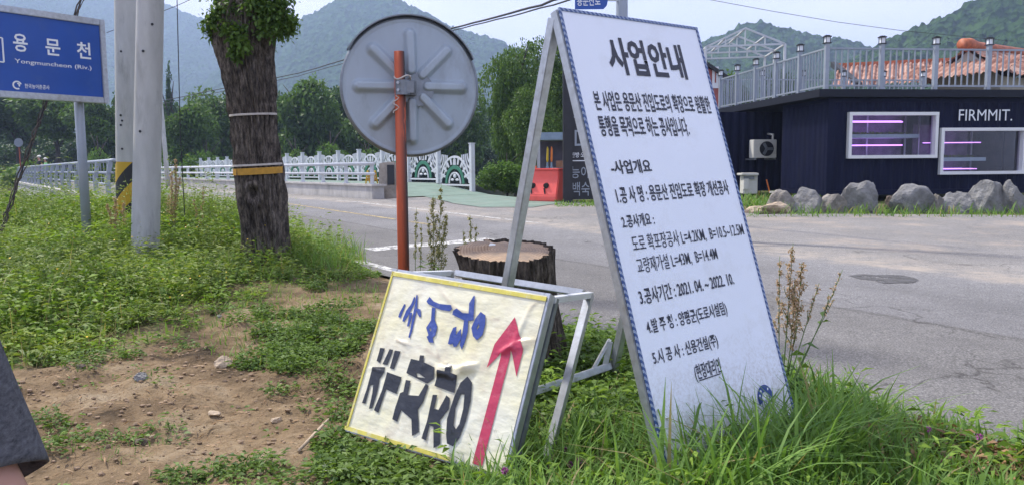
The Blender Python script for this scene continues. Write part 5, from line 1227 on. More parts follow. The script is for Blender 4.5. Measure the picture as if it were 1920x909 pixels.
def paint(name, loops, mat, z):
    lp = [[yq(*p) for p in l] for l in loops]; vl = [[Vector((x, zz, 0)) for x, zz in l] for l in lp]; tri = tessellate_polygon(vl); fl = [p for l in lp for p in l]
    bm = bmesh.new(); bv = [bm.verts.new((x, 0, zz)) for x, zz in fl]
    for f in tri:
        try: bm.faces.new([bv[i] for i in f])
        except ValueError: pass
    for _ in range(6):
        es = [e for e in bm.edges if e.calc_length() > .009]
        if not es: break
        bmesh.ops.subdivide_edges(bm, edges=es, cuts=1); bmesh.ops.triangulate(bm, faces=[f for f in bm.faces if len(f.verts) > 3])
    co = np.array([v_.co for v_ in bm.verts]); hh = wr(co[:, 0], co[:, 2])
    for v_, h in zip(bm.verts, hh): v_.co.y = -.004 - h - z
    bmesh.ops.recalc_face_normals(bm, faces=bm.faces)
    me = bpy.data.meshes.new(name); bm.to_mesh(me); bm.free(); me.materials.append(MT[mat]); o = bpy.data.objects.new(name, me); COL.objects.link(o); o.parent = t; me.polygons.foreach_set('use_smooth', [True] * len(me.polygons)); return o
Z1 = lambda pts: [(720 + x / 5.682, 530 + y / 5.682) for x, y in pts]
Z2 = lambda pts: [(660 + x / 4.132, 630 + y / 4.132) for x, y in pts]
Z3 = lambda pts: [(860 + x / 2.762, 580 + y / 2.762) for x, y in pts]
for i, pl in enumerate(([[(160, 365), (175, 320), (225, 225), (240, 235), (215, 300), (185, 375)]], [[(205, 410), (215, 370), (250, 290), (300, 225), (330, 150), (345, 160), (330, 230), (280, 330), (225, 415)]],
    [[(335, 255), (355, 130), (370, 135), (365, 260), (335, 400), (310, 520), (285, 590), (271, 580), (290, 500), (310, 380)]], [[(255, 465), (270, 390), (285, 320), (312, 320), (300, 390), (277, 465)]], [[(350, 270), (400, 285), (405, 360), (390, 370), (365, 330)]],
    [[(463, 200), (495, 150), (540, 200), (600, 225), (730, 240), (737, 280), (710, 305), (620, 290), (550, 262), (480, 225)]], [[(522, 262), (562, 270), (550, 392), (512, 397)]], [[(515, 395), (550, 390), (580, 470), (560, 560), (530, 585), (540, 640), (490, 635), (465, 575), (485, 560), (460, 480)], [(495, 490), (510, 480), (515, 515), (503, 520)]],
    [[(738, 340), (750, 300), (790, 275), (850, 325), (965, 330), (965, 400), (880, 410), (800, 370)]], [[(912, 330), (918, 220), (970, 135), (980, 150), (967, 332)]], [[(940, 480), (985, 380), (1040, 310), (1092, 350), (1088, 450), (1060, 560), (1000, 612), (958, 570)], [(1000, 480), (1020, 435), (1025, 470), (1005, 500)]],
    [[(862, 405), (908, 405), (903, 520), (870, 640), (838, 715), (818, 660), (842, 560)]], [[(693, 650), (715, 560), (750, 480), (785, 468), (775, 560), (805, 520), (832, 488), (835, 590), (785, 680), (755, 685), (742, 650), (715, 660)]])): paint('blue_stroke', [Z1(l) for l in pl], 'film_blue', .0026 + .0002 * i)
for i, pl in enumerate(([[(198, 190), (226, 90), (262, 95), (224, 207)]], [[(243, 217), (298, 100), (327, 105), (282, 222)]], [[(300, 247), (338, 110), (384, 118), (332, 257)]], [[(168, 238), (266, 240), (257, 280), (222, 330), (215, 380), (190, 480), (165, 557), (140, 562), (165, 440), (172, 375), (150, 380), (112, 522), (86, 517), (125, 400)]],
    [[(280, 278), (392, 318), (352, 447), (272, 410), (212, 592), (178, 572), (240, 420)]], [[(465, 175), (528, 190), (535, 148), (567, 150), (562, 200), (650, 243), (642, 330), (590, 367), (428, 285), (440, 248)], [(505, 285), (530, 290), (575, 325), (515, 315)]],
    [[(425, 338), (462, 345), (440, 455), (525, 462), (580, 368), (602, 385), (560, 512), (520, 570), (527, 740), (473, 772), (470, 642), (390, 572), (357, 662), (320, 642), (345, 545), (380, 440), (405, 430)]], [[(680, 263), (735, 275), (745, 213), (787, 225), (780, 285), (828, 305), (802, 440), (648, 385)]],
    [[(635, 453), (670, 455), (645, 562), (680, 570), (740, 458), (767, 480), (760, 562), (692, 650), (692, 832), (640, 867), (640, 700), (610, 690), (582, 807), (548, 790), (590, 660)]], [[(738, 760), (745, 640), (800, 470), (850, 360), (905, 313), (940, 360), (927, 500), (890, 660), (840, 790), (790, 852), (745, 830)], [(795, 690), (810, 560), (850, 450), (880, 450), (870, 560), (840, 680), (815, 720)]])): paint('black_stroke', [Z2(l) for l in pl], 'film_black', .0026 + .0002 * i)
paint('red_arrow', [Z3([(295, 40), (340, 205), (303, 348), (278, 212), (125, 812), (75, 795), (228, 222), (150, 302), (190, 180)])], 'film_red', .0028)
b_ = B()
for x in (.017,): b_.box((x - .004, -.007, YH / 2), (.009, .004, YH - .03))
b_.box((YW / 2, -.007, YH - .026), (YW - .02, .004, .017)); b_.box((YW * .35, -.007, .014), (YW * .7, .004, .016)); b_.go('yellow_tape', 'tape', t)
b_ = B()
for x in (.013, YW - .013): b_.box((x, .022, YH / 2), (.026, .046, YH))
for z in (.013, YH - .013): b_.box((YW / 2, .022, z), (YW - .053, .044, .026))
b_.box((YW / 2, .012, YH / 2), (YW - .06, .006, YH - .06)); b_.go('frame', 'galv', t, False, .002)
b_ = B(); b_.box((YW - .013, .072, YH / 2), (.028, .030, YH)); b_.go('rear_frame', 'bracket', t, False, .002); b_ = B(); b_.box((.013, .072, YH / 2), (.028, .030, YH)); b_.go('rear_frame', 'bracket', t, False, .002)
rt = local(YM, at(1106, 551, 3.42)); tz = YH - .015
# top spreader and rear legs
rl0 = rt; rfoot = local(YM, at(1028, 848, 3.05))
for s_ in (0, 1):
    dx = -s_ * (YW - .03); b_ = B(); b_.bar((rl0[0] + dx, rl0[1], rl0[2]), (rfoot[0] + dx, rfoot[1], rfoot[2] - .06), .034, .034, (1, 0, 0)); b_.go('leg', 'galv', t, False, .002)
    b_ = B(); b_.bar((YW - .013 + dx, .05, tz), (rl0[0] + dx, rl0[1] + .01, rl0[2]), .03, .026); b_.go('spreader', 'white_metal', t, False, .002)
b_ = B(); b_.bar((rl0[0] - .03, rl0[1], rl0[2]), (rl0[0] - YW + .06, rl0[1], rl0[2]), .03, .03); b_.go('rear_rail', 'galv', t, False, .002)

# ================================================================== PEOPLE
def skin_mesh(name, verts, edges, radii, mat, parent, root=0, sub=2):
    me = bpy.data.meshes.new(name); me.from_pydata([tuple(map(float, v_)) for v_ in verts], edges, []); o = bpy.data.objects.new(name, me); COL.objects.link(o)
    sm_ = o.modifiers.new('s', 'SKIN'); ss = o.modifiers.new('ss', 'SUBSURF'); ss.levels = sub; ss.render_levels = sub
    for i, r in enumerate(radii): me.skin_vertices[0].data[i].radius = (r, r) if np.isscalar(r) else r
    for i in range(len(verts)): me.skin_vertices[0].data[i].use_root = (i == root)
    dg = bpy.context.evaluated_depsgraph_get(); m2 = bpy.data.meshes.new_from_object(o.evaluated_get(dg)); bpy.data.objects.remove(o)
    m2.name = name; m2.materials.clear(); m2.materials.append(MT[mat]); m2.polygons.foreach_set('use_smooth', [True] * len(m2.polygons))
    o = bpy.data.objects.new(name, m2); COL.objects.link(o); o.parent = parent; return o
def person(label, loc, heading, S, shirt, hat=False, fingers=False, armR=None, armL=None, cover=True):
    t = thing('person', label, 'person', loc); t.rotation_euler = (0, 0, heading); t.scale = (S, S, S)
    shR, shL = (.19, 0, 1.42), (-.19, 0, 1.42)
    aR = armR or [(.235, -.01, 1.13), (.25, .05, .88)]; aL = armL or [(-.235, -.01, 1.13), (-.25, .05, .88)]
    v_ = [(0, 0, .95), (0, .01, 1.12), (0, 0, 1.32), (0, -.01, 1.46), (0, .0, 1.53), (0, .02, 1.60), (0, .02, 1.70)]; e = [(i, i + 1) for i in range(6)]; r = [(.15, .105), (.135, .095), (.15, .10), (.075, .062), .050, (.072, .088), (.068, .085)]
    def chain(frm, pts, rad):
        p = frm
        for q, k in zip(pts, rad): v_.append(q); r.append(k); e.append((p, len(v_) - 1)); p = len(v_) - 1
        return p
    hands = []
    for sh, a in ((shR, aR), (shL, aL)):
        h = chain(3, [sh, a[0], a[1]], [.058, .052, .03]); d = np.array(a[1]) - np.array(a[0]); d /= np.linalg.norm(d)
        palm = np.array(a[1]) + d * .06; pi_ = chain(h, [palm], [(.036, .018)]); hands.append((pi_, palm, d))
    for s_ in (1, -1):
        k = chain(0, [(s_ * .095, 0, .88), (s_ * .10, .015, .50), (s_ * .10, -.01, .09), (s_ * .11, .12, .04)], [(.085, .09), .058, .042, (.042, .03)])
    body = skin_mesh('body', v_, e, r, 'skin', t)
    if fingers:
        for pi_, palm, d in hands:
            fv = [palm]; fe = []; fr2 = [.016]
            for k in range(4):
                y = (k - 1.5) * .019; L_ = (.068, .080, .075, .058)[k]; b0 = palm + d * .028 + np.array([0, y, 0]); p1 = b0 + d * L_ * .5 + np.array([-.004, 0, 0]); p2 = b0 + d * L_ + np.array([-.016 * np.sign(palm[0]), 0, 0])
                i0 = len(fv); fv += [b0, p1, p2]; fr2 += [.0095, .0085, .0070]; fe += [(0, i0), (i0, i0 + 1), (i0 + 1, i0 + 2)]
            b0 = palm + np.array([0, .03, .0]) - d * .01; i0 = len(fv); fv += [b0, b0 + d * .03 + np.array([0, .016, 0]), b0 + d * .055 + np.array([0, .018, 0])]; fr2 += [.012, .010, .008]; fe += [(0, i0), (i0, i0 + 1), (i0 + 1, i0 + 2)]
            h = skin_mesh('fingers', fv, fe, fr2, 'skin', t)
            dg_ = None
            bm = bmesh.new(); bm.from_mesh(body.data); bm.from_mesh(h.data); bm.to_mesh(body.data); bm.free(); bpy.data.objects.remove(h)
    # nose, ears, eyes and hair
    b_ = B(); b_.ico((0, .112, 1.655), .014, 2, (.8, 1, 1.3)); b_.ico((.078, .015, 1.65), .022, 2, (.35, .8, 1.2)); b_.ico((-.078, .015, 1.65), .022, 2, (.35, .8, 1.2)); b_.go('face', 'skin', t, True)
    for s_ in (-1, 1): b_ = B(); b_.ico((s_ * .03, .098, 1.675), .010, 2, (1.2, .5, .7)); b_.go('eye', 'hair', t, True)
    b_ = B(); b_.box((0, .103, 1.612), (.045, .008, .008)); b_.go('mouth', 'wall_red', t)
    def hairf(d):
        k = 1.0 if d[2] > .12 or d[1] < .05 else .62
        return k * (1 + .10 * (float(fbm(np.array(d[0] * 9 + 5), np.array(d[2] * 3 + d[1] * 9 + 8), 3)) - .45)) * (1.12 if d[2] < -.3 and d[1] < 0 else 1)
    b_ = B(); b_.ico((0, -.008, 1.70), 1, 5, (.086, .106, .108), hairf); b_.go('hair', 'hair', t, True)
    if hat:
        b_ = B(); b_.ico((0, .0, 1.745), 1, 3, (.10, .12, .085), lambda d: 1 if d[2] > -.1 else .9); b_.tube([(0, .03, 1.735), (0, .03, 1.745)], .135, 20); b_.go('cap', 'hat', t, True)
    # clothes
    tv = [(0, 0, .93), (0, .01, 1.12), (0, 0, 1.30), (0, -.01, 1.44), (0, -.008, 1.505)]; te = [(0, 1), (1, 2), (2, 3), (3, 4)]; tr3 = [(.168, .122), (.160, .116), (.185, .130), (.125, .105), (.072, .07)]
    for sh, a in ((shR, aR), (shL, aL)):
        m_ = np.array(sh) * .45 + np.array(a[0]) * .55
        if cover or sh is not shR: tv += [sh, tuple(m_)]; tr3 += [.088, .074]; te += [(3, len(tv) - 2), (len(tv) - 2, len(tv) - 1)]
        else: tv += [tuple(np.array(sh) * np.array([1, 1, .995])), tuple(np.array(sh) * .72 + np.array(a[0]) * .28)]; tr3 += [.088, .072]; te += [(3, len(tv) - 2), (len(tv) - 2, len(tv) - 1)]
    skin_mesh('shirt', tv, te, tr3, shirt, t)
    tv = [(0, 0, .97)]; te = []; tr3 = [(.158, .118)]
    for s_ in (1, -1):
        i0 = len(tv); tv += [(s_ * .095, 0, .86), (s_ * .10, .015, .50), (s_ * .10, -.01, .10)]; tr3 += [.098, .075, .062]; te += [(0, i0), (i0, i0 + 1), (i0 + 1, i0 + 2)]
    skin_mesh('trousers', tv, te, tr3, 'trousers', t)
    for s_ in (1, -1): b_ = B(); b_.ico((s_ * .11, .06, .045), 1, 3, (.052, .14, .05)); b_.go('shoe', 'shoe', t, True)
    return t
# the bystander at the left edge: only the right sleeve and upper arm are in frame
SP_ = .86; pz = float(zground(-.78, .66)) + .0; px0 = np.array([-.80, .66, pz])
hemc = at(-97, 932, .66); shc = np.array([-.583, .66, pz + 1.42 * SP_ - .02])
loc_ = lambda p: tuple((np.array(p) - px0) / SP_)
sh_l = loc_(shc); ax_ = (hemc - shc) / np.linalg.norm(hemc - shc); elbow = hemc + ax_ * .08 + np.array([.034, 0, 0]); wrist = elbow + np.array([.02, .06, -.22])
pt_ = person('bystander at the left edge in a dark heather grey T-shirt, arm hanging', px0, 0, SP_, 'jersey', False, True, [loc_(elbow), loc_(wrist)], None, False)
# sleeve as an open flared tube with a hem
nS, nH = 72, 40; vs = []; zax = ax_; xax = np.array([1.0, 0, 0]); xax = xax - zax * (xax @ zax); xax /= np.linalg.norm(xax); yax = np.cross(zax, xax); Ls = np.linalg.norm(hemc - shc)
for i in range(nH + 1):
    f = i / nH; c = shc + zax * Ls * f; rx, ry = .064 + .008 * f ** 1.2, .074 + .012 * f
    for j in range(nS):
        a = 2 * PI * j / nS; wq = 1 + .03 * math.sin(3 * a + 4 * f) * f + .02 * math.sin(5 * a - 7 * f) + (.012 if .925 < f < .94 else 0)
        sl_ = -.026 * (.58 * math.cos(a) + .81 * math.sin(a)) * f * f
        vs.append(loc_(c + xax * math.cos(a) * rx * wq + yax * math.sin(a) * ry * wq + zax * sl_ + np.array([0, 0, 0])))
fs = [(i * nS + j, i * nS + (j + 1) % nS, (i + 1) * nS + (j + 1) % nS, (i + 1) * nS + j) for i in range(nH) for j in range(nS)] + [tuple(range(nS))[::-1]]
o = mesh_obj('sleeve', vs, fs, 'jersey', pt_, True); md = o.modifiers.new('t', 'SOLIDIFY'); md.thickness = .004
q = at(74, 305, 50); person('small far person in black with a pale cap on the bridge', (q[0], 50, .335), 2.6, 1.08, 'cloth_black', True)
q = at(86, 308, 51); person('small far person in a green vest behind the one in black', (q[0], 51, .335), 2.2, 1.0, 'cloth_vest', True)

# ================================================================== PLANTS OF THE VERGE
def scatter(poly_or_box, n):
    xs = np.array([p[0] for p in poly_or_box]); ys = np.array([p[1] for p in poly_or_box]); P = np.zeros((0, 2))
    while len(P) < n:
        q = np.stack([xs.min() + rng.random(n * 2) * np.ptp(xs), ys.min() + rng.random(n * 2) * np.ptp(ys)], 1); q = q[in_poly(poly_or_box, q[:, 0], q[:, 1])]; P = np.concatenate([P, q])
    return P[:n]
def edge_d(poly, x, y):
    d = np.full(x.shape, 99.0)
    for i in range(len(poly)):
        (x0, y0), (x1, y1) = poly[i], poly[(i + 1) % len(poly)]; dx, dy = x1 - x0, y1 - y0; k = np.clip(((x - x0) * dx + (y - y0) * dy) / (dx * dx + dy * dy + 1e-9), 0, 1); d = np.minimum(d, np.hypot(x - x0 - k * dx, y - y0 - k * dy))
    return d
def weeds(P2, hgt, nl, ll, name, label, mat, vb=None, spread=.10, wr_=.42):
    n = len(P2); z = zground(P2[:, 0], P2[:, 1]); base = np.stack([P2[:, 0], P2[:, 1], z], 1)
    f = rng.random((n, nl)) ** .8; az = rng.random((n, nl)) * 6.28; tilt = rng.normal(size=(n, 2)) * .16
    hh = hgt[:, None] * f; pos = base[:, None, :] + np.stack([tilt[:, :1] * hh + np.cos(az) * .02, tilt[:, 1:] * hh + np.sin(az) * .02, hh], -1)
    out = spread * (.35 + .65 * (1 - f)) * rng.random((n, nl)) * np.clip(hgt[:, None] / .25, .4, 1.6); pos[..., 0] += np.cos(az) * out; pos[..., 1] += np.sin(az) * out
    dv = np.stack([np.cos(az), np.sin(az), .25 + .5 * rng.random((n, nl)) * f], -1).reshape(-1, 3); pos = pos.reshape(-1, 3); m_ = len(pos)
    V, Fc = leaf_arrays(pos, dv, ll * (.55 + .9 * rng.random(m_)), ll * wr_ * (.6 + .8 * rng.random(m_)), .3)
    pv = (vb if vb is not None else rng.random(n))[:, None]; v_ = np.clip(.65 * pv + .35 * rng.random((n, nl)) + .12 * (f - .5), 0, .99).reshape(-1)
    o = quick_mesh(name, V, Fc, mat, v=np.repeat(v_, 4)); return tag(o, label, None, None, 'stuff')
def grass(P2, h, name, label, lean=.55, wd=.008, dry=.05, mat='grass'):
    n = len(P2); base = np.stack([P2[:, 0], P2[:, 1], zground(P2[:, 0], P2[:, 1]) - .01], 1)
    V, Fc = blade_arrays(base, h, rng.random(n) * 6.28, lean * (.3 + 1.3 * rng.random(n)), wd * (.5 + rng.random(n)))
    cv = np.clip(.1 + .75 * fbm(P2[:, 0] * 4, P2[:, 1] * 4, 2) + .35 * (rng.random(n) - .5), 0, .84); cv[rng.random(n) < dry] = 1.0
    o = quick_mesh(name, V, Fc, mat, v=np.repeat(cv, 8)); return tag(o, label, None, None, 'stuff')
def TALL(P): return 1.0 - .5 * np.exp(-((P[:, 0] + 3.9) ** 2 + (P[:, 1] - 7.7) ** 2) / .7) - .5 * np.exp(-((P[:, 0] + 2.45) ** 2 + (P[:, 1] - 7.6) ** 2) / .6) + .3 * sstep(8.6, 10, P[:, 1])
P2 = scatter(WEED, 11000); ed = edge_d(WEED, P2[:, 0], P2[:, 1]); cl_ = fbm(P2[:, 0] * 1.6 + 3, P2[:, 1] * 1.6, 3)
gap = fbm(P2[:, 0] * 2.7 + 21, P2[:, 1] * 2.7 + 5, 3); kp = (gap > .30 + .22 * (1 - sstep(0, .9, ed))); P2 = P2[kp]; ed = ed[kp]; cl_ = cl_[kp]
hg = np.clip(.05 + .50 * sstep(.0, 1.5, ed) * (.15 + 1.35 * cl_) * (.5 + .8 * rng.random(len(P2))), .04, .62) * TALL(P2)
spc = fbm(P2[:, 0] * 1.1 + 33, P2[:, 1] * 1.1 + 12, 3) + .10 * rng.normal(size=len(P2)); tone = np.clip(.1 + 1.4 * (fbm(P2[:, 0] * 2.3 + 9, P2[:, 1] * 2.3, 3) - .2), 0, 1)
k = spc < .42; weeds(P2[k], hg[k] * .8, 15, .066, 'weed_bank', 'broad leaved bright green weeds in the bank around the poles', 'weed', tone[k], .11, .50)
k = (spc >= .42) & (spc < .53); weeds(P2[k], hg[k] * 1.3, 22, .075, 'weed_bank', 'taller wispy narrow leaved weeds in the bank around the poles', 'weed_pale', tone[k], .07, .20)
k = spc >= .53; weeds(P2[k], hg[k], 20, .038, 'weed_bank', 'fine leaved darker weeds in the bank around the poles', 'herb', tone[k], .10, .5)
P2 = scatter(WEED, 4200); weeds(P2, .02 + .07 * rng.random(len(P2)), 11, .036, 'ground_herbs', 'low herbs carpeting the soil between the taller weeds', 'weed', None, .10)
P2 = scatter(WEED, 700); grass(P2, .2 + .35 * rng.random(len(P2)) * sstep(.0, 1.0, edge_d(WEED, P2[:, 0], P2[:, 1])), 'dead_stems', 'dry pale stems standing among the weeds', .35, .004, 1.0)
P2 = scatter([(-9.5, 8.5), (-5.4, 7.3), (-2.5, 9.4), (-1.95, 9.2), (-4.5, 12.6), (-9, 14)], 2600); hg = .22 + .3 * rng.random(len(P2)) * fbm(P2[:, 0] * 1.3, P2[:, 1] * 1.3, 3) * 1.8
weeds(P2, hg, 16, .06, 'weed_bank', 'taller yellow green weeds at the back of the bank', 'weed', .35 + .6 * rng.random(len(P2)), .09)
P2 = scatter(LOW, 3000); kp = fbm(P2[:, 0] * 2.1 + 4, P2[:, 1] * 2.1, 3) + .5 * (fbm(P2[:, 0] * 7, P2[:, 1] * 7, 2) - .4) > .545; P2 = P2[kp]
weeds(P2, .03 + .07 * rng.random(len(P2)), 12, .036, 'ground_herbs', 'low creeping herbs between the trunk and the yellow sign', 'herb', None, .09)
DIRT = gpoly([(60, 700), (330, 640), (520, 690), (690, 640), (690, 700), (640, 830), (600, 900), (560, 990), (-100, 1080), (-200, 800)])
P2 = scatter(DIRT, 6000); kp = fbm(P2[:, 0] * 3.2 + 14, P2[:, 1] * 3.2 + 8, 3) * .6 + .4 * fbm(P2[:, 0] * 9 + 1, P2[:, 1] * 9, 2) > .53 + .05 * rng.normal(size=len(P2)) * .6; P2 = P2[kp]
weeds(P2, .015 + .05 * rng.random(len(P2)), 9, .030, 'ground_herbs', 'sparse small herbs scattered over the bare earth', 'herb', None, .07)
b_ = [(-1.15, 2.35), (-.6, 2.75), (-.05, 2.5), (.1, 2.1), (-.9, 1.9)]
P2 = scatter(gpoly([(600, 830), (650, 815), (780, 885), (950, 915), (1000, 1000), (600, 1000)]), 900)
weeds(P2, .02 + .05 * rng.random(len(P2)), 9, .036, 'ground_herbs', 'leafy herbs growing along the foot of the yellow sign', 'herb', None, .08)
P2 = scatter([(-.2, 3.5), (.3, 3.1), (.75, 3.3), (1.4, 4.4), (1.0, 5.2), (.5, 5.6), (-.4, 5.0)], 1500)
weeds(P2, .02 + .08 * rng.random(len(P2)), 10, .045, 'ground_herbs', 'leafy weeds around the stump behind the two signs', 'herb', None, .1)
# long grass at the right
RG = [from_as(*q) for q in ((-33, -.50), (-26.0, -.50), (-24.4, -.9), (-25.2, -1.6), (-26.5, -2.4), (-27.6, -3.0), (-28.6, -3.3), (-31.0, -3.3))]
P2 = scatter(RG, 26000); s_ = to_as(P2[:, 0], P2[:, 1])[1]; tuft = fbm(P2[:, 0] * 5 + 2, P2[:, 1] * 5, 3); kp = tuft > .36 - .12 * (s_ < -.8); P2 = P2[kp]; tuft = tuft[kp]
grass(P2, (.08 + .25 * tuft * (.5 + rng.random(len(P2)))) * np.where((P2[:, 1] > 3.3) & (P2[:, 0] < 1.0), .38, 1.0) * (1 - .45 * sstep(1.25, 2.0, P2[:, 0])), 'long_grass', 'long green grass in front of and under the white board', .65, .0095)
P2 = scatter([(.35, 2.55), (.55, 2.62), (.9, 2.85), (1.25, 3.12), (1.5, 3.05), (1.1, 2.55), (.6, 2.25)], 420)
grass(P2, .26 + .22 * rng.random(len(P2)), 'long_grass', 'tall arching grass blades along the foot of the white board', .8, .012, .05)
P2 = scatter([from_as(*q) for q in ((-32, -.62), (-27.0, -.62), (-26.6, -1.0), (-28.5, -1.25), (-32, -1.2))], 1800)
P2 = P2[rng.random(len(P2)) < 1 - .5 * sstep(1.3, 2.0, P2[:, 0])]
grass(P2, (.12 + .2 * rng.random(len(P2))) * (1 - .3 * sstep(1.25, 2.0, P2[:, 0])), 'long_grass', 'taller broad blades of grass along the road edge', .75, .014, .08)
P2 = scatter(WEED, 5000); grass(P2, .10 + .3 * sstep(.0, 1.0, edge_d(WEED, P2[:, 0], P2[:, 1])) * (.4 + .8 * rng.random(len(P2))), 'long_grass', 'thin grass mixed into the weed bank', .5, .006)
P2 = scatter(gpoly([(560, 440), (660, 460), (690, 500), (640, 520), (560, 520)]), 900); grass(P2, .15 + .3 * rng.random(len(P2)), 'long_grass', 'grass tufts at the right foot of the pollarded trunk', .6, .007)
P2 = scatter(DIRT, 3500); P2 = P2[fbm(P2[:, 0] * 3.2 + 14, P2[:, 1] * 3.2 + 8, 3) > .53]; grass(P2, .02 + .05 * rng.random(len(P2)), 'short_grass', 'short grass tufts on the bare earth', .7, .004)
P2 = scatter([from_as(*q) for q in ((-29.0, -.9), (-28.0, -.85), (-27.8, -1.3), (-28.9, -1.4))], 800); n = len(P2)
V, Fc = leaf_arrays(np.stack([P2[:, 0], P2[:, 1], zground(P2[:, 0], P2[:, 1]) + .02 + .05 * rng.random(n)], 1), rng.normal(size=(n, 3)) * np.array([1, 1, .3]), .03 + .03 * rng.random(n), .02 + .015 * rng.random(n)); tag(quick_mesh('leaf_litter', V, Fc, 'dry', v=np.repeat(rng.random(n), 4)), 'dry brown leaf litter in the grass before the white board', None, None, 'stuff')
P2 = np.array([road_hit(u, v)[:2] for u, v in zip(rng.uniform(1400, 2100, 1800), rng.uniform(390, 408, 1800))]); grass(P2, .06 + .34 * rng.random(len(P2)) ** 2 * 1.0, 'verge_grass', 'thin grass growing at the foot of the boulders', .6, .02)
P2 = np.array([road_hit(u, v)[:2] for u, v in zip(rng.uniform(1300, 1540, 1400), rng.uniform(362, 385, 1400))]); grass(P2, .08 + .22 * rng.random(len(P2)), 'verge_grass', 'green grass before the navy container recess', .6, .03)
P2 = np.array([road_hit(u, v)[:2] for u, v in zip(rng.uniform(1040, 1180, 900), rng.uniform(376, 388, 900))]); grass(P2, .06 + .14 * rng.random(len(P2)), 'verge_grass', 'dark grass at the foot of the black menu sign', .6, .03)
P2 = scatter(WEED, 420); n = len(P2); V, Fc = leaf_arrays(np.stack([P2[:, 0], P2[:, 1], zground(P2[:, 0], P2[:, 1]) + .12 + .38 * sstep(.0, 1.2, edge_d(WEED, P2[:, 0], P2[:, 1]))], 1), rng.normal(size=(n, 3)), .018 * np.ones(n), .016 * np.ones(n), 0); tag(quick_mesh('small_blossoms', V, Fc, 'yellow', v=rng.random(n * 4)), 'tiny yellow blossoms dotted over the weed bank', None, None, 'stuff')
P2 = scatter(RG, 900); weeds(P2, .05 + .17 * rng.random(len(P2)), 12, .06, 'ground_herbs', 'leafy weeds mixed into the long grass below the white board', 'weed', None, .08, .28)
P2 = scatter(WEED, 9000); P2 = P2[fbm(P2[:, 0] * 1.9 + 2, P2[:, 1] * 1.9 + 44, 3) > .40]; e_ = sstep(.1, 1.3, edge_d(WEED, P2[:, 0], P2[:, 1])); grass(P2, (.12 + .48 * e_ * (.3 + 1.0 * rng.random(len(P2)))) * 1.05 * TALL(P2), 'long_grass', 'shaggy yellow green grass in the weed bank', .6, .0065, .06, 'grass_pale')
P2 = scatter(WEED, 1500); e_ = edge_d(WEED, P2[:, 0], P2[:, 1]); P2 = P2[(e_ > .35) & (fbm(P2[:, 0] * 1.7 + 60, P2[:, 1] * 1.7 + 3, 3) > .42)]
weeds(P2, (.24 + .34 * rng.random(len(P2))) * .95 * TALL(P2), 26, .055, 'weed_bank', 'tall upright mugwort like weeds standing above the bank', 'weed_pale', .2 + .7 * rng.random(len(P2)), .06, .30)
# dock stalks
def dock(label, base, tips, mat, r=.05, n=150, leaves=10, group='seeding dock plants', dn=1.0):
    base = np.array(base, float); t = thing('dock_plant', label, 'weed', base, group)
    P = []; Dv = []; b_ = B(); lp = []; ld = []
    for (tp, f0, wid) in tips:
        tp = np.array(tp, float) - base; md_ = tp * .5 + np.array([rng.normal() * .02, 0, 0]); ln = lambda f: (1 - f) ** 2 * 0 + 2 * (1 - f) * f * md_ + f * f * tp
        b_.tube([ln(f) for f in np.linspace(0, 1, 7)], np.linspace(.0036, .0014, 7), 5); k = int(5.5 * n * wid / .05 * (1 - f0) * dn)
        nb = 5 + int(6 * wid / .05)
        for j in range(nb):
            f = f0 + (1 - f0) * (j / nb); c = ln(f); a = rng.random() * 6.28; L_ = wid * 2.0 * (1.15 - (f - f0) / (1 - f0 + 1e-6)) ; tip = c + np.array([math.cos(a) * L_ * .45, math.sin(a) * L_ * .45, L_ * 1.0]); b_.tube([c, (c + tip) / 2 + np.array([math.cos(a), math.sin(a), 0]) * L_ * .08, tip], [.0022, .0018, .001], 4)
            kk = max(6, k // nb); g = rng.random((kk, 1)); P.append(c + (tip - c) * g + rng.normal(size=(kk, 3)) * wid * .14); Dv.append(rng.normal(size=(kk, 3)) + np.array([0, 0, .2]))
        P = np.concatenate(P); m_ = len(P); V, Fc = leaf_arrays(P, np.concatenate(Dv), .0135 * (.6 + .8 * rng.random(m_)), .010 * (.6 + .8 * rng.random(m_)), .2); quick_mesh('seed_head', V, Fc, mat, t, np.repeat(rng.random(m_), 4)); P = []; Dv = []
        for j in range(leaves):
            f = rng.random() * f0 * .9 + .05; a = rng.random() * 6.28; lp.append(ln(f)); ld.append((math.cos(a), math.sin(a), .5))
    b_.go('stem', 'stem_green', t, True)
    
    if lp:
        lp = np.array(lp); V, Fc = leaf_arrays(lp, np.array(ld), .07 + .07 * rng.random(len(lp)), .018 + .014 * rng.random(len(lp)), .4); quick_mesh('leaves', V, Fc, 'herb', t, np.repeat(rng.random(len(lp)), 4))
    return t
def gb(u, v, Y): p = at(u, v, Y); return (p[0], p[1], float(zground(p[0], p[1])))
Yd = 5.6
dock('pale green seeding dock plant, tallest, between orange pole and stump', gb(822, 560, Yd), [(at(828, 345, Yd), .45, .045), (at(812, 368, Yd), .4, .06), (at(838, 400, Yd), .45, .05), (at(800, 400, Yd), .5, .03)], 'seed_pale', dn=1.4)
dock('short pale dock sprig close beside the orange pole', gb(780, 560, Yd - .1), [(at(781, 390, Yd), .55, .028), (at(790, 420, Yd), .6, .02)], 'seed_pale', leaves=6)
dock('pale yellow dock plant rising just behind the stump', gb(880, 560, Yd + .1), [(at(881, 402, Yd), .5, .035), (at(893, 420, Yd), .5, .03), (at(868, 430, Yd), .5, .03)], 'seed_pale', leaves=5)
Yd = 3.55
dock('rusty brown dock plant with dense seed heads right of the white board', gb(1462, 800, Yd), [(at(1487, 456, Yd), .5, .036), (at(1503, 492, Yd), .42, .05), (at(1462, 480, Yd), .5, .026), (at(1490, 520, Yd), .5, .04)], 'seed_brown', leaves=4, dn=1.0)
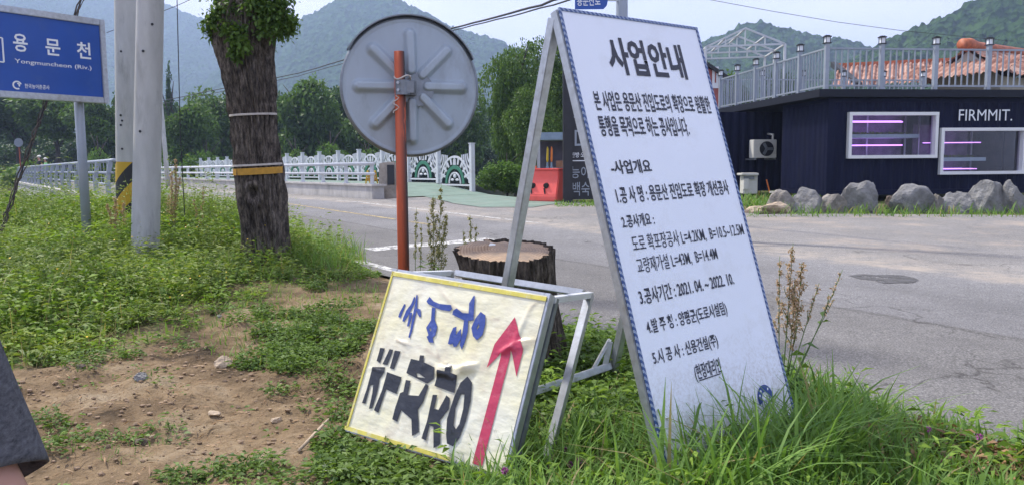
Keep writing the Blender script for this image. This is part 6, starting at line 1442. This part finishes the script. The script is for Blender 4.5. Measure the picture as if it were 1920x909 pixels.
dock('thin leaning dock plant with sparse drooping seed tips over the road', gb(1458, 800, Yd - .1), [(at(1580, 505, Yd), .72, .022), (at(1536, 530, Yd), .62, .026), (at(1564, 560, Yd), .85, .016)], 'seed_brown', leaves=6, dn=.6)
Yd = 9.2
dock('dried brown dock plant standing in the weeds right of the nearer pole', gb(322, 430, Yd), [(at(330, 292, Yd), .3, .05), (at(322, 320, Yd), .4, .06), (at(338, 330, Yd), .4, .05)], 'seed_brown', leaves=6, dn=1.5)
dock('thin dried dock stalk just left of the pollarded trunk', gb(378, 430, Yd), [(at(382, 345, Yd), .4, .03), (at(362, 372, Yd), .5, .03)], 'seed_brown', leaves=4)
dock('dried dock plant in front of the hazard striped pole', gb(222, 430, 9.0), [(at(215, 370, 9.0), .3, .06), (at(232, 378, 9.0), .3, .05), (at(200, 382, 9.), .4, .05)], 'seed_brown', leaves=6, dn=1.2)
# clover blooms
CLV = [(1060, 842, 2.95, 'purple clover bloom standing highest of the three beside the rear leg of the yellow sign'), (1070, 870, 2.85, 'purple clover bloom, lower left one of the three by the yellow sign leg'), (1087, 867, 2.88, 'purple clover bloom, lower right one of the three by the yellow sign leg'), (946, 882, 2.6, 'purple clover bloom at the bottom corner of the yellow sign'), (1740, 803, 2.9, 'purple clover bloom in the grass at the right of the road edge'), (1836, 818, 2.85, 'dull purple clover bloom farthest right in the roadside grass')]
for u, v, Y_, lb in CLV:
    q = at(u, v, Y_); z0 = float(zground(q[0], q[1])); t = thing('clover_flower', lb, 'flower', (q[0], q[1], z0), 'clover flowers in the grass'); h_ = max(.05, q[2] - z0)
    b_ = B(); b_.tube([(0, .01, 0), (.004, 0, h_ * .6), (0, 0, h_)], [.002, .0017, .0015], 5); b_.go('stem', 'stem_green', t); d = rng.normal(size=(70, 3)); d /= np.linalg.norm(d, axis=1, keepdims=True)
    V, Fc = leaf_arrays(np.tile([0, 0, h_], (70, 1)) + d * .004, d, np.full(70, .012), np.full(70, .004), 0); quick_mesh('bloom', V, Fc, 'clover', t, np.repeat(rng.random(70), 4))
# stones, stick, litter on the earth
def pebble(u, v, s_, mat, seed, label, name='stone', group='stones on the bare earth', fl=.6):
    q = hit(u, v); b_ = B(); b_.ico((0, 0, 0), 1, 3, (s_, s_ * .75, s_ * fl), rockf(seed)); o = b_.go(name, mat); o.location = (q[0], q[1], q[2] + s_ * fl * .35); o.rotation_euler = (0, 0, seed); tag(o, label, 'stone', group)
pebble(264, 710, .045, 'rock', 101, 'pale grey stone on the bare earth near the weed edge'); pebble(420, 684, .075, 'sandstone', 102, 'orange brown clod on top of the earth mound', 'clod'); pebble(402, 778, .035, 'sandstone', 103, 'ochre stone in the middle of the bare earth'); pebble(262, 832, .035, 'dark_stone', 104, 'dark earth clod in the bare earth, lower left', 'clod')
pebble(288, 820, .02, 'sandstone', 105, 'tiny pale stone beside the dark clod'); pebble(412, 595, .03, 'rock', 106, 'small white stone at the edge of the creeping herbs'); pebble(520, 790, .03, 'sandstone', 107, 'flat sandy stone near the fallen stick'); pebble(150, 690, .04, 'dark_stone', 109, 'dark clod at the edge of the weeds on the left', 'clod')
for i in range(46):
    pass
q0, q1 = hit(560, 850), hit(616, 797); b_ = B(); b_.tube([q0 + np.array([0, 0, .012]), (q0 + q1) / 2 + np.array([.01, 0, .03]), q1 + np.array([0, 0, .03])], [.007, .008, .005], 7); tag(b_.go('stick', 'sandstone', None, True), 'thin pale fallen stick left of the yellow sign', 'stick')
q = hit(598, 886); b_ = B(); b_.ico((0, 0, .012), 1, 3, (.055, .04, .018), rockf(120)); o = b_.go('foam_scrap', 'paper'); o.location = q; tag(o, 'white scrap of foam on the ground at the bottom edge', 'litter')
P2 = scatter(LOW, 1500); grass(P2, .03 + .09 * rng.random(len(P2)), 'short_grass', 'thin grass among the creeping herbs', .7, .005, .15)
P2 = scatter(DIRT, 1900); b_ = B()
for (x, y) in P2:
    s_ = .003 + .017 * rng.random() ** 4; b_.ico((x, y, float(zground(x, y)) + s_ * .3), s_, 1, (1, .8, .6), rockf(int(x * 1000) % 97))
MT['crumb'] = M('soil crumbs', (.27, .19, .12), .95, 0, .4, 3)
n = 1400; P3 = scatter(DIRT, n); a_ = rng.random(n) * 6.28; P3z = zground(P3[:, 0], P3[:, 1]) + .004
V, Fc = leaf_arrays(np.stack([P3[:, 0], P3[:, 1], P3z], 1), np.stack([np.cos(a_), np.sin(a_), .06 * rng.normal(size=n)], 1), .02 + .08 * rng.random(n) ** 2, .0035 + .004 * rng.random(n), .0); tag(quick_mesh('straw_litter', V, Fc, 'dry', v=np.repeat(rng.random(n), 4)), 'dry straw and leaf bits lying on the bare earth', None, None, 'stuff')
tag(b_.go('gravel_crumbs', 'crumb'), 'small gravel and crumbs of soil on the bare earth', None, None, 'stuff')

# ================================================================== HAZE
hb = B(); hb.box((0, 1000, 130), (5000, 3900, 560)); hz_ = hb.go('haze', 'water'); hz_['kind'] = 'stuff'
mt, nt, b = new_mat('haze air'); nt.nodes.remove(b); pv = N(nt, 'ShaderNodeVolumePrincipled'); pv.inputs['Color'].default_value = (.54, .68, 1.0, 1); pv.inputs['Density'].default_value = .00052; pv.inputs['Anisotropy'].default_value = .2
nt.links.new(pv.outputs[0], nt.nodes['Material Output'].inputs['Volume']); hz_.data.materials.clear(); hz_.data.materials.append(mt); hz_['label'] = 'thin blue summer haze over the valley'
